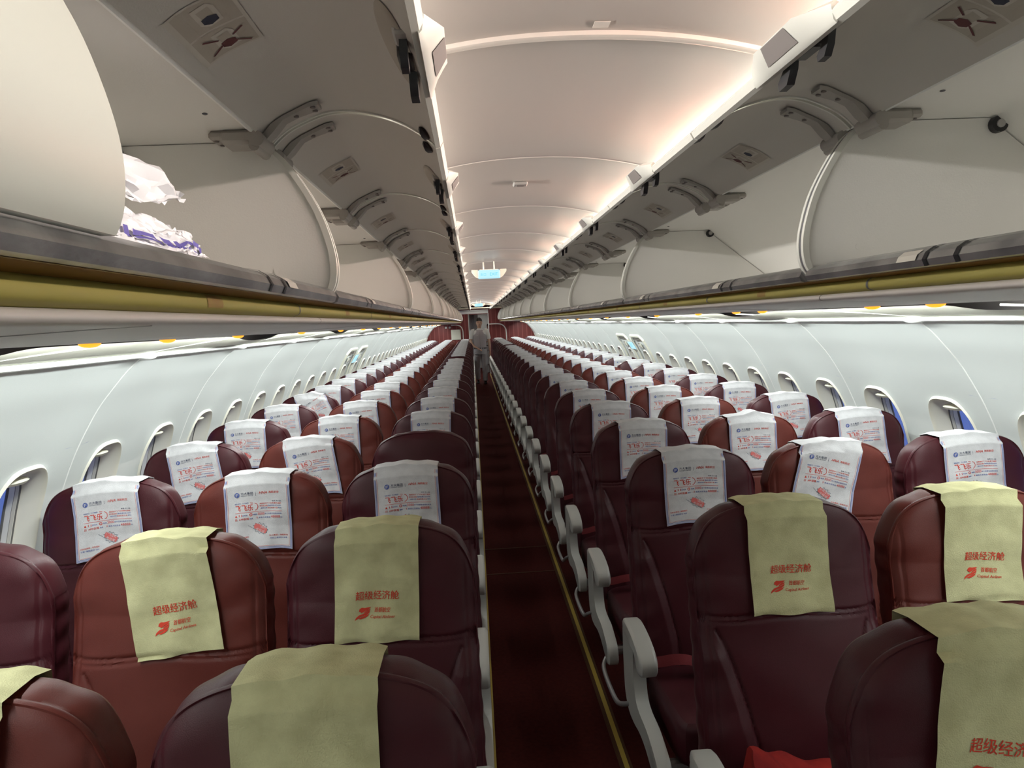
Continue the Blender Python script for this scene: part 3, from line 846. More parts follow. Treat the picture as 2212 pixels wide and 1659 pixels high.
def cushion(m, n=14, seed=0):
    b = MB(); W, D, H = .228, .225, .075
    us = np.linspace(-1, 1, n)
    def P(u, v, w_):
        e = 8.0
        r = (abs(u)**e+abs(v)**e+abs(w_)**e)**(1/e)
        k = 1/r if r > 1e-6 else 1
        x, y, z = u*k*W, v*k*D, w_*k*H
        if w_ > 0: z += .012*(1-u*u)*(1-v*v) + .004*math.sin(23*x+seed)*math.sin(17*y+2*seed)
        return (x, -.37+y, .405+z+.018*(-v))
    for ax in range(3):
        for sg in (-1, 1):
            g = []
            for a in us:
                row = []
                for c in us:
                    q = [0, 0, 0]; q[ax] = sg; q[(ax+1) % 3] = a; q[(ax+2) % 3] = c*sg
                    row.append(P(*q))
                g.append(row)
            b.grid(g, m)
    return b.mesh('seat_cushion', angle=60)
def belt_mesh():
    b = MB()
    for sg in (-1, 1):
        rows = []
        for f in np.linspace(0, 1, 14):
            x = sg*(.222-.20*f); y = -.215-.05*math.sin(f*2.2)-.03*f; z = .502+.018*math.sin(f*5+sg)+.012
            rows.append([(x, y-.022, z-.006), (x, y+.0, z+.004), (x, y+.022, z+.010)])
        b.grid(rows, MT['belt'])
    b.box((-.03, -.315, .497), (.03, -.265, .512), MT['chrome'], .003)
    return b.mesh('seat_belt', angle=60)
def armpad_mesh(x0, x1):
    b = MB()
    prof = smoothpts([(-.165, .600), (-.160, .632), (-.185, .646), (-.25, .648), (-.33, .640), (-.40, .622), (-.432, .598), (-.430, .566), (-.405, .552), (-.378, .566), (-.352, .592), (-.30, .604), (-.22, .602)], 3)
    xs_ = np.array([0, .12, .88, 1.0])*(x1-x0)+x0
    cyy, czz = -.30, .610
    rings = []
    for x, sc in ((x0, .90), (x0+.006, .99), (x0+.012, 1.0), (x1-.012, 1.0), (x1-.006, .99), (x1, .90)):
        rings.append([(x, cyy+(y-cyy)*sc, czz+(z-czz)*sc) for y, z in prof])
    b.loft(rings, MT['arm']); return b.mesh('armrest', angle=50)
def sidepanel_mesh(x0, x1):
    b = MB()
    prof = smoothpts([(-.168, .615), (-.166, .56), (-.17, .46), (-.185, .39), (-.235, .352), (-.31, .350), (-.39, .362), (-.47, .358), (-.55, .335), (-.615, .322), (-.635, .345), (-.625, .385), (-.575, .410), (-.49, .430), (-.40, .432), (-.35, .450), (-.328, .50), (-.325, .56), (-.33, .605)], 3)
    rings = []
    for x, sc in ((x0, .975), (x0+.005, 1.0), (x1-.005, 1.0), (x1, .975)):
        rings.append([(x, -.35+(y+.35)*sc, .44+(z-.44)*sc) for y, z in prof])
    b.loft(rings, MT['arm'])
    # raised rib down the outer face and the little arrow mark
    xo = x0 if abs(x0) < abs(x1) else x1; sg = -1 if xo == x0 else 1
    rib = smoothpts([(-.20, .60), (-.20, .47), (-.225, .395), (-.33, .385), (-.47, .395), (-.59, .36)], 4)
    b.tube([(xo+sg*.001, y, z) for y, z in rib], .006, MT['arm'], 8)
    b.loft([[(xo+sg*.0006, -.235, .556), (xo+sg*.0006, -.262, .566), (xo+sg*.0006, -.262, .546)],
            [(xo+sg*.003, -.237, .556), (xo+sg*.003, -.260, .563), (xo+sg*.003, -.260, .549)]], MT['black'])
    return b.mesh('side_panel', angle=50)
def bar_mesh(x):
    b = MB(); pts = smoothpts([(x+.02, -.24, .38), (x, -.20, .355), (x-.002, -.09, .305), (x-.002, .04, .288), (x-.002, .15, .293), (x+.004, .20, .303), (x+.024, .218, .328)], 5)
    b.tube(pts, .0085, MT['tube'], 10); return b.mesh('guard_bar', angle=60)
def frame_mesh():
    b = MB()
    for y_ in (-.50, -.22): b.tube([(-.255, y_, .325), (.255, y_, .325)], .018, MT['tube'], 10)
    return b.mesh('frame_tube')
def leg_mesh():
    b = MB()
    b.tube([(0, -.50, .325), (0, -.53, .18), (0, -.55, .02)], .013, MT['tube'], 10)
    b.box((-.02, -.60, 0), (.02, -.48, .02), MT['tube'], .004)
    return b.mesh('front_leg')
def leg2_mesh():
    b = MB()
    b.tube([(0, -.22, .325), (0, -.16, .17), (0, -.12, .02)], .015, MT['tube'], 10)
    b.box((-.02, -.16, 0), (.02, -.06, .02), MT['tube'], .004)
    return b.mesh('rear_leg')
SM = {}
for col in ('plum', 'brick'):
    for v in range(3): SM[col, 'hi', v] = backrest(MT[col], 110, 170, v*1.3)
    SM[col, 'lo', 0] = backrest(MT[col], 26, 40, 0); SM[col, 'lo', 1] = backrest(MT[col], 26, 40, 2); SM[col, 'lo', 2] = SM[col, 'lo', 0]
    SM[col, 'cu'] = cushion(MT[col], 14, 1)
SM['belt'] = belt_mesh(); SM['frame'] = frame_mesh(); SM['leg'] = leg_mesh(); SM['leg2'] = leg2_mesh()

# ---- head cloths
def cloth_fn(W, LB, phi, wob, peak):
    """returns pos(u in -1..1, d distance down from the fold; negative = behind) in seat space"""
    def pos(u, d):
        uu = u*W/2
        if d > 0:
            c, s_ = math.cos(phi), math.sin(phi)
            k = min(1, d/.06)
            x = uu*(1-k*(1-c)) + d*s_; dn = d*(1-(1-c)*k) - uu*s_*k
            x0 = uu
        else: x, dn = uu, d
        a = min(1, abs(x)/HW); zt = float(ztop(a))
        lift = .0115 + .0015*math.sin(9*u+wob)+peak*math.exp(-((u-.25)/.25)**2)*.016
        R = .016
        if dn <= 0:   # over the top and down behind
            t = -dn
            if t < .085: return np.array([x, -.010+t, zt+lift+ .002*math.sin(5*u+wob)])
            return np.array([x, .078+lift+.018, zt+lift-(t-.085)])
        arc = R*math.pi/2
        if dn < arc:
            th = dn/R; y0 = float(front(x, zt-R-.004))
            yy = y0-.004
            f = math.sin(th); g = 1-math.cos(th)
            return np.array([x, (-.010)*(1-f)+yy*f, (zt+lift)*(1-g)+(zt-R)*g])
        z = zt-R-(dn-arc)
        # hangs free: follows the hull of the front surface plus soft ripples
        y0 = min(float(front(x, z)), float(front(x, min(z+.03, zt-R))), -.030+float(yrec(z))*.8)
        fl = min(1, (dn-arc)/.12)
        y = y0-.0045 - fl*(.003*math.sin(6*u+3*dn*8+wob)+.004+.004*abs(u)**3)
        return np.array([x, y, z])
    return pos
def cloth_mesh(kind, phi, wob, detail, peak=0):
    W, Lf = (.202, .262) if kind == 'yellow' else (.222, .250)
    pos = cloth_fn(W, Lf, phi, wob, peak)
    b = MB(); nu, nd = (17, 34) if detail > 1 else (9, 14)
    us = np.linspace(-1, 1, nu)
    ds = list(np.linspace(-.15, 0, 6 if detail < 2 else 9)) + list(np.linspace(0, .03, 4)[1:]) + list(np.linspace(.03, Lf, nd)[1:])
    sag = .008 if kind == 'yellow' else .0015
    def q(u, v):  # v 0..1 down the front
        d = v*Lf
        return pos(u, d + (sag*(1-u*u)*v if d > 0 else 0))
    rows = [[(pos(u, d) if d <= 0 else q(u, d/Lf)) for u in us] for d in ds]
    b.grid(rows, MT[kind])
    off = .0012
    NU_, NV_ = 25, 61
    if detail > 0 or kind == 'white':
        PG = np.array([[q(u, max(v, 1e-4)) for v in np.linspace(0, 1, NV_)] for u in np.linspace(-1, 1, NU_)])
        du, dv = np.gradient(PG, axis=0), np.gradient(PG, axis=1)
        NG = np.cross(du, dv); NG /= (np.linalg.norm(NG, axis=2, keepdims=True)+1e-9)
        NG *= np.where(NG[..., 1:2] > 0, -1, 1)
    def P(u, v, e=0):
        i_ = min(max((u+1)/2*(NU_-1), 0), NU_-1.001); j_ = min(max(v*(NV_-1), 0), NV_-1.001)
        i0, j0 = int(i_), int(j_); f, g = i_-i0, j_-j0
        w4 = ((1-f)*(1-g), f*(1-g), (1-f)*g, f*g)
        a = PG[i0, j0]*w4[0]+PG[i0+1, j0]*w4[1]+PG[i0, j0+1]*w4[2]+PG[i0+1, j0+1]*w4[3]
        return a+NG[i0, j0]*(off+e)
    def line(u0, v0, u1, v1, w_, m_, n_=10):
        du, dv = (u1-u0)*W/2, (v1-v0)*Lf; L_ = math.hypot(du, dv); pu, pv = -dv/L_*w_/2/(W/2), du/L_*w_/2/Lf
        b.grid([[P(u0+(u1-u0)*f+s_*pu, v0+(v1-v0)*f+s_*pv) for f in np.linspace(0, 1, n_)] for s_ in (-1, 1)], m_)
    def text(t, u0, vtop, vbot, m_, width=None, shear=0, rot=0, e=0, bold=.018):
        gv, gf, gs = glyphs(t, shear, bold)
        if not len(gv): return
        h = (vbot-vtop)*Lf; sc = h/gs[1]; scx = (width*W/2)/gs[0] if width else sc
        cu, cv = gs[0]*scx/2, h/2; cr, sr = math.cos(rot), math.sin(rot)
        pts = []
        for gx, gy in gv:
            x, y = gx*scx-cu, gy*sc-cv
            x, y = x*cr-y*sr, x*sr+y*cr
            pts.append(P(u0+(x+cu)/(W/2), vbot-(y+cv)/Lf, e))
        b.add(pts, gf, m_)
        if bold:
            q_ = [P(u0+(gx*scx+bold*sc)/(W/2), vbot-(gy*sc+bold*.5*sc)/Lf, e+.0001) for gx, gy in gv] if not rot else []
            if q_: b.add(q_, gf, m_)
    def poly(pts, m_, e=0):
        c = np.mean(pts, 0); vs = [P(c[0], c[1], e)]+[P(u, v, e) for u, v in pts]; n_ = len(pts)
        b.add(vs, [(0, i+1, (i+1) % n_+1) for i in range(n_)], m_)
    if kind == 'yellow':
        if detail > 0:
            R_ = MT['ink_red']
            text('超级经济舱', -.50, .555, .635, R_, 1.02)
            # bird-like emblem: two swept wings
            ox, oy, ex, ey = -.54, .70, .42, .108
            def E(pts, e=0): poly([(ox+x*ex, oy+y*ey) for x, y in pts], R_, e)
            E([(.30, .10), (.42, .00), (.60, .04), (.72, .02), (.95, .0), (.80, .16), (.66, .22), (.52, .36), (.40, .44), (.36, .34), (.26, .30)])
            E([(.72, .20), (.92, .14), (.84, .28), (.62, .42), (.50, .46), (.62, .30)])
            E([(.02, 1.02), (.10, .78), (.26, .60), (.50, .50), (.74, .38), (.90, .26), (.84, .44), (.66, .60), (.42, .68), (.20, .82)])
            E([(.22, .86), (.44, .72), (.72, .58), (.84, .50), (.74, .70), (.56, .84), (.36, .92)])
            text('首都航空', -.06, .700, .742, R_, .38, shear=.2)
            text('Capital Airlines', -.16, .765, .798, R_, .58, shear=.25)
    else:
        for w_, m_, mm in ((.006, 'ink_edge', .975), (.0018, 'ink_pink', .905)):
            e_ = 1-mm; vb = 1-(W/2*e_)/Lf
            line(-mm, .07, -mm, vb, w_*.5, MT[m_], 14); line(mm, .07, mm, vb, w_*.5, MT[m_], 14); line(-mm, vb, mm, vb, w_*.5, MT[m_], 8)
        ln = MT['ink_dark'].copy() if False else MT['ink_blue']
        line(-.945, .07, -.945, .972, .0014, ln, 12); line(.945, .07, .945, .972, .0014, ln, 12); line(-.945, .972, .945, .972, .0014, ln, 8)
        if detail > 0:
            U = lambda px: -1+2*(px-205)/1250.0
            V = lambda py: (py-110)/1510.0
            # blue disc with a letter
            poly([(U(450)+.078*math.cos(t), V(503)+.034*math.sin(t)) for t in [2*math.pi*k/20 for k in range(20)]], MT['ink_blue'])
            text('F', U(428), V(478), V(535), MT['white'], .075, e=.0006)
            text('方大集团', U(525), V(458), V(512), MT['ink_dark'], .37)
            line(U(805), V(470), U(805), V(540), .0008, MT['ink_dark'], 2)
            text('HNA', U(868), V(462), V(512), MT['ink_red'], .24, shear=.3); text('海航航空', U(1048), V(460), V(508), MT['ink_red'], .31)
            text('飞飞乐', U(405), V(715), V(842), MT['ink_red'], .53, shear=.1, bold=.03)
        if detail > 1:
            text('FANGDA GROUP', U(527), V(522), V(540), MT['ink_dark'], .37)
            line(U(395), V(868), U(1285), V(868), .0012, MT['ink_pink'], 8)
            text('海航航空 · 方大集团', U(395), V(668), V(696), MT['ink_blue'], .42)
            line(U(690), V(680), U(745), V(690), .0016, MT['ink_red'], 3)
            pts = [(U(770)+.11*math.cos(t)*.9, V(765)+.048*math.sin(t)) for t in np.linspace(-1.5, 1.5, 9)]
            for i in range(8): line(*pts[i], *pts[i+1], .0018, MT['ink_red'], 2)
            text('每期 共11期', U(1100), V(655), V(680), MT['ink_dark'], .28)
            text('海航航空飞飞乐新春大抽奖', U(865), V(698), V(728), MT['ink_red'], .66)
            text('即日起注册', U(865), V(745), V(775), MT['ink_red'], .24); text('海航航空APP', U(1020), V(745), V(775), MT['ink_blue'], .41)
            text('(最高可得', U(880), V(793), V(822), MT['ink_blue'], .20); text('现金机票大奖', U(1012), V(793), V(822), MT['ink_red'], .32); text('等你)', U(1218), V(793), V(822), MT['ink_blue'], .10)
            poly([(U(395), V(948)), (U(415), V(905)), (U(440), V(948))], MT['ink_red'])
            text('11', U(470), V(903), V(945), MT['ink_red'], .09); text('天时间', U(535), V(912), V(942), MT['ink_blue'], .15)
            for i in range(10):
                t0, t1 = 2*math.pi*i/10, 2*math.pi*(i+1)/10
                line(U(692)+.038*math.cos(t0), V(922)+.016*math.sin(t0), U(692)+.038*math.cos(t1), V(922)+.016*math.sin(t1), .002, MT['ink_red'], 2)
            text('每期', U(735), V(908), V(938), MT['ink_blue'], .11); text('3000', U(818), V(892), V(942), MT['ink_pink'], .21); text('余个机票盲盒等你来拿', U(955), V(905), V(935), MT['ink_blue'], .52)
            text('回', U(395), V(980), V(1020), MT['ink_red'], .06); text('APP直播', U(465), V(975), V(1020), MT['ink_red'], .30); text('抽奖', U(665), V(985), V(1015), MT['ink_blue'], .10)
            text('¥', U(790), V(970), V(1012), MT['ink_pink'], .04); text('最高大奖现金', U(832), V(978), V(1010), MT['ink_blue'], .37); text('48888', U(1070), V(960), V(1008), MT['ink_pink'], .28); text('元', U(1255), V(980), V(1008), MT['ink_blue'], .05)
            # burst with slanted banner
            st = []
            for i in range(22):
                t = 2*math.pi*i/22; k = 1 if i % 2 else .70
                x, y = 150*k*math.cos(t)*1.05, 95*k*math.sin(t)*1.15; cr, sr = math.cos(.45), math.sin(.45)
                st.append((U(858+x*cr-y*sr), V(1213+(x*sr+y*cr))))
            for i in range(22): line(*st[i], *st[(i+1) % 22], .0010, MT['ink_dark'], 2)
            bn = []
            for x, y in ((-130, -60), (-20, -66), (120, -40), (132, 0), (120, 60), (0, 62), (-120, 45), (-142, 0)):
                cr, sr = math.cos(.45), math.sin(.45); bn.append((U(862+x*cr-y*sr), V(1215+(x*sr+y*cr))))
            poly(bn, MT['ink_pink'], .0002)
            text('记得及时', U(760), V(1150), V(1205), MT['white'], .34, rot=-.42, e=.0007); text('来兑奖', U(760), V(1225), V(1275), MT['white'], .30, rot=-.42, e=.0007)
            line(U(625), V(1135), U(700), V(1190), .0010, MT['ink_dark'], 3)
            text('扫码加微信 | 领取福利', U(288), V(1352), V(1390), MT['ink_red'], .55); text('下载“海航航空”APP', U(285), V(1405), V(1440), MT['ink_blue'], .55)
            text('方大集团 | 海航航空', U(1025), V(1342), V(1378), MT['ink_red'], .55); text('扫码了解更多详情', U(1042), V(1395), V(1425), MT['ink_blue'], .50)
    return b.mesh('head_cloth', angle=60)
_cm = {}
def get_cloth(kind, phi, wob, detail, peak=0):
    key = (kind, round(phi, 3), wob, detail, peak)
    if key not in _cm: _cm[key] = cloth_mesh(*key)
    return _cm[key]

NROW = 29
CL = {  # (side, col, row): (kind, phi, wobble, peak)
    (-1, 1, 0): ('yellow', .0, 1, 0), (-1, 2, 0): ('yellow', .0, 2, 0), (1, 1, 0): ('yellow', -.16, 3, 0),
    (-1, 1, 1): ('yellow', -.03, 1, 0), (-1, 2, 1): ('yellow', .16, 3, 0), (1, 1, 1): ('yellow', .0, 2, 0), (1, 2, 1): ('yellow', -.08, 1, 0),
    (-1, 1, 2): ('white', .02, 2, 0), (-1, 2, 2): ('white', .02, 1, 0), (-1, 3, 2): ('white', .08, 2, 0),
    (1, 1, 2): ('white', .0, 1, 0), (1, 2, 2): ('white', -.30, 2, 0), (1, 3, 2): ('white', .04, 1, 0),
    (-1, 1, 3): None, (-1, 2, 3): ('white', .16, 1, 0), (-1, 3, 3): ('white', .16, 2, 0),
    (1, 1, 3): ('white', -.03, 2, 0), (1, 2, 3): ('white', .0, 2, 1), (1, 3, 3): ('white', .08, 2, 0),
    (-1, 2, 4): ('white', .02, 2, 0), (-1, 3, 4): ('white', .02, 1, 0), (1, 3, 4): ('white', .08, 2, 0), (1, 2, 4): ('white', -.03, 2, 0),
    (-1, 2, 5): ('white', .08, 2, 0), (-1, 3, 5): ('white', .08, 2, 0), (-1, 3, 6): ('white', .55, 2, 1), (1, 3, 9): ('white', .55, 2, 0),
    (-1, 1, 13): None, (1, 1, 19): None,
}
COLN = {1: 'aisle', 2: 'middle', 3: 'window'}
VIS0 = {(-1, 1), (-1, 2), (1, 1)}
for side in (-1, 1):
    ax = (.205, .262) if side > 0 else (-.305, -.250)
    for row in range(NROW):
        for c in (1, 2, 3):
            if row == 0 and (side, c) not in VIS0: continue
            if row == 1 and (side, c) == (1, 3): continue
            sx_, sy = side*(XA+(c-1)*XS), S0+SP*row
            colr = 'brick' if c == 2 else 'plum'; colw = 'brick-red' if c == 2 else 'plum'
            key = (side, c, row)
            cl = CL[key] if key in CL else ('white', random.choice([0, .02, .0, -.03, .05]), random.choice([1, 2]), 0)
            if row == 1 and c == 3: cl = None
            bare = '' if cl else ' without a head cloth'
            far = row > 12
            lab = '%s leather %s seat%s, %s of aisle, %s row from camera' % (colw, COLN[c], bare, SIDE[side], ORD[row])
            st = empty('airline_seat', (sx_, sy, 0), lab, 'airplane seat', 'passenger seats in rows')
            v = (row+c) % 3
            inst('backrest', SM[colr, 'hi' if row < 5 else 'lo', v], st)
            inst('seat_cushion', SM[colr, 'cu'], st)
            inst('frame_tube', SM['frame'], st)
            if row < 10: inst('seat_belt', SM['belt'], st)
            if c in (1, 3):
                inst('front_leg', SM['leg'], st); inst('rear_leg', SM['leg2'], st)
            if c == 1:
                k1 = ('arm', side)
                if k1 not in SM:
                    o0, o1 = ax[0]-side*XA, ax[1]-side*XA
                    SM[k1] = (armpad_mesh(o0, o1), sidepanel_mesh(o0+(.0 if side > 0 else .016), o1-(.016 if side > 0 else 0)), bar_mesh(-.312))
                inst('armrest', SM[k1][0], st); inst('side_panel', SM[k1][1], st)
                if side > 0: inst('guard_bar', SM[k1][2], st)
            if cl:
                kind, phi, wob, pk = cl
                det = 2 if row <= 6 else (1 if row <= 12 else 0)
                o = inst('head_cloth', get_cloth(kind, phi, wob, det, pk), None, (sx_, sy, 0))
                how = 'pale yellow printed head cloth' if kind == 'yellow' else 'white printed head cloth'
                if abs(phi) > .25: how = 'askew ' + how
                tag(o, '%s over the %s %s seat, %s row from the camera' % (how, SIDE[side], COLN[c], ORD[row]), 'head cloth',
                    'yellow head cloths' if kind == 'yellow' else 'white head cloths')

# red blanket on the nearest right aisle seat in front
b = MB()
G = []
for v in np.linspace(0, 1, 34):
    row = []
    for u in np.linspace(0, 1, 44):
        x = .318+.40*u; y_ = 1.27+.335*v
        top = float(np.interp(u, [0, .04, .12, .3, .5, .62, .68, .80, .9, 1], [0, .165, .150, .128, .118, .122, .140, .165, .150, 0]))
        h = top*min(1, (v*5))**.6*min(1, (1-v)*14)**.5
        z = .482+h + (h/.15)*(.008*math.sin(9*u+9*v)*math.sin(9*v+2) + .004*math.sin(27*u*u-13*v) + .003*math.sin(60*u*(1-u)+31*v) + .006*abs(math.sin(14*u+5*v*v)))
        row.append((x+.008*math.sin(16*v)*(0 if 0 < u < .04 else 1), y_+.010*math.sin(13*u)*(1-v), z))
    G.append(row)
b.grid(G, MT['red'])
G2 = [[(x, y_, .480) for x, y_, z in r_] for r_ in G]
b.grid(G2[::-1], MT['red'])
tag(b.build('blanket', angle=70), 'bunched bright red blanket on the right aisle seat in the second row', 'blanket')

# ------------------------------------------------------------------ far end
b = MB()
yE = Y_END
def wallseg(x0, x1, z0, z1, y0=yE, y1=yE+.05, m='bulk'): b.box((x0, y0, z0), (x1, y1, z1), MT[m])
wallseg(-1.9, -.37, 0, 2.3); wallseg(.25, 1.9, 0, 2.3); wallseg(-.37, .25, 1.93, 2.3)
struct(b.build('wall_back', smooth=False), 'dark red striped bulkhead closing the far end of the cabin', 'wall')
b = MB(); b.box((-.78, yE-.03, 1.955), (.27, yE-.002, 2.075), MT['ledge']); b.box((-.78, yE-.04, 2.03), (.27, yE-.03, 2.045), MT['greyplastic'])
b.box((.25, yE-.02, 0), (.275, yE-.002, 1.955), MT['ledge']); b.box((-.39, yE-.02, 0), (-.37, yE-.002, 1.955), MT['edge'])
struct(b.build('trim_3', smooth=False), 'white frame around the galley opening at the far end', 'trim')
b = MB(); b.box((-1.9, 26.9, 0), (1.9, 27.0, 2.3), MT['door_grey']); b.box((-1.0, yE+.05, 0), (-.95, 26.9, 2.3), MT['bulk']); b.box((.95, yE+.05, 0), (1.0, 26.9, 2.3), MT['bulk'])
b.box((-1.0, yE, 2.1), (1.0, 27, 2.2), MT['door_grey'])
struct(b.build('wall_galley', smooth=False), 'grey galley wall seen through the opening at the far end', 'wall')
area('galley_lamp', (0, 25.4, 2.08), (0, 0, -1), .4, .4, 9, (1, .97, .93))
b = MB(); b.box((-.75, 22.3, 2.10), (.75, Y_END, 2.13), MT['wallc'])
struct(b.build('trim_4', smooth=False), 'cream lowered ceiling panel just before the far opening', 'trim')
b = MB(); b.box((-.06, 26.3, .02), (.36, 26.35, 1.98), MT['door_grey'], .01); b.box((.0, 26.27, 1.2), (.1, 26.30, 1.28), MT['greyplastic'], .005)
struct(b.build('door_5'), 'grey lavatory door beyond the galley opening', 'door')
b = MB()
rows = [[(-.33+.018*math.sin(q*2.2)+.17*(q/11.0), 24.6+.03*math.cos(q*2.2), z) for q in range(12)] for z in np.linspace(.4, 1.95, 14)]
b.grid(rows, MT['curtain'])
tag(b.build('galley_curtain', angle=70), 'white hanging curtain at the left of the galley opening', 'curtain')
b = MB()
for q in range(3): b.box((-.50+.02*q, 24.3, .95+.17*q), (-.30+.01*q, 24.6, 1.10+.17*q), MT['curtain'], .02)
tag(b.build('linen_bag_stack'), 'pile of white wrapped bundles left of the galley opening', 'bundle')
b = MB(); b.box((.05, 24.0, .0), (.24, 24.4, .34), MT['tube'], .01); b.box((.07, 23.98, .26), (.22, 24.0, .29), MT['chrome'])
tag(b.build('galley_box'), 'low metal box on the floor inside the galley opening', 'box')
# partition edges with rounded corners
b = MB()
def band(pts, w_=.035):
    P_ = smoothpts(pts, 6); b.tube([(x, yE-.10, z) for x, z in P_], w_/2, MT['edge'], 8)
band([(.27, 1.60), (.55, 1.60), (.70, 1.56), (.79, 1.46), (.82, 1.30), (.83, .6)])
o = b.build('partition_rim'); tag(o, 'pale rounded rim of the partition right of the galley opening', 'partition rim')
b = MB(); band([(-.95, 1.62), (-.75, 1.61), (-.64, 1.56), (-.585, 1.45), (-.575, 1.25), (-.575, .6)], .03)
tag(b.build('partition_rim'), 'pale rounded rim of the partition left of the galley opening', 'partition rim')
b = MB(); b.box((-.96, yE-.025, 1.14), (-.65, yE-.002, 1.47), MT['wallc'], .006)
tag(b.build('notice_board'), 'cream square notice board on the red bulkhead left of the opening', 'notice board')
for i, x in enumerate((-1.12, -1.0)):
    b = MB(); b.tube([(x, yE-.002, 1.545), (x, yE-.05, 1.545)], [.035, .028], MT['edge'], 14)
    tag(b.build('round_fitting'), 'small pale round fitting on the red bulkhead, %s of two' % ('left' if i == 0 else 'right'), 'fitting')
# near end closed behind the camera
b = MB(); b.box((-1.95, Y_BACK-.1, 0), (1.95, Y_BACK, 2.4), MT['wall'])
struct(b.build('wall_front', smooth=False), 'pale partition closing the cabin behind the camera', 'wall')

# ceiling exit signs
def ceil_sign(y0, k, lab, words):
    z0 = 2.105
    b = MB()
    b.box((-.175, y0, z0-.035), (.035, y0+.05, z0+.045), MT['signw'], .008)
    o = b.build('ceiling_sign'); tag(o, lab, 'exit sign')
    b = MB()
    for sg in (-1, 1):
        xa_, xb_ = (-.07+sg*.105), (-.07+sg*.165)
        ring = lambda t: [(xa_+(xb_-xa_)*t, y0+.005, z0-.03+.06*t**1.6), (xa_+(xb_-xa_)*t, y0+.05, z0-.03+.06*t**1.6), (xa_+(xb_-xa_)*t, y0+.05, z0+.05), (xa_+(xb_-xa_)*t, y0+.005, z0+.05)]
        b.loft([ring(0), ring(.3), ring(.6), ring(1)], MT['wallc'])
    b.box((-.16, y0+.01, z0+.046), (.02, y0+.045, z0+.052), MT['wallc'])
    for q in (-.12, -.02): b.tube([(q, y0+.03, z0+.05), (q, y0+.03, 2.24)], .006, MT['wallc'], 8)
    b.build('housing', o)
    for t, u in words:
        gv, gf, gs = glyphs(t); h = .026/gs[1]; tb = MB()
        tb.add([(-.07+u+p[0]*h-gs[0]*h/2, y0-.0006, z0-.008+p[1]*h) for p in gv], gf, MT['signt']); tb.build('lettering', o, smooth=False)
ceil_sign(6.9, 0, 'glowing pale blue sign hanging from the ceiling in the middle distance', [('出口', -.055), ('EXIT', .045)])
ceil_sign(18.6, 1, 'glowing pale blue sign hanging from the ceiling near the far end', [('EXIT', 0)])

# ------------------------------------------------------------------ people
def limb(b, pts, rad, m, n=12, flat=1.0):
    """tapered limb through joints with elliptical section"""
    P_ = smoothpts([tuple(p)+(r,) for p, r in zip(pts, rad)], 5)
    b.tube([p[:3] for p in P_], [max(p[3], .002) for p in P_], m, n)
def hand(b, wrist, direction, curl_dir, side, m):
    d = Vector(direction).normalized(); cdir = Vector(curl_dir).normalized(); lat = d.cross(cdir).normalized()
    wv = Vector(wrist)
    palm = []
    for t, wdt, th in ((0, .026, .016), (.03, .036, .015), (.07, .041, .013), (.088, .040, .011)):
        c = wv+d*t
        palm.append([c+lat*wdt*math.cos(a)+cdir*th*math.sin(a) for a in [2*math.pi*k/10 for k in range(10)]])
    b.loft(palm, m)
    for i, (off, L_) in enumerate(((-.030, .066), (-.010, .076), (.010, .071), (.029, .055))):
        p = wv+d*.082+lat*off; dirv = d.copy(); pts = [p]; 
        for s_, k in ((.45, .25), (.32, .55), (.23, .8)):
            dirv = (d*(1-k*.55)+cdir*k*.7).normalized(); p = p+dirv*L_*s_; pts.append(p)
        b.tube(pts, [.0095, .009, .008, .006], m, 8)
    p = wv+d*.028+lat*(-.034*side); t1 = (d*.6-lat*side*.7+cdir*.3).normalized(); t2 = (d*.85-lat*side*.25+cdir*.45).normalized()
    b.tube([p, p+t1*.034, p+t1*.034+t2*.030], [.012, .010, .007], m, 8)
def body_mesh(b, J, m):
    R_ = lambda c, rx, ry, n=18: [(c[0]+rx*math.cos(2*math.pi*k/n), c[1]+ry*math.sin(2*math.pi*k/n), c[2]) for k in range(n)]
    return R_
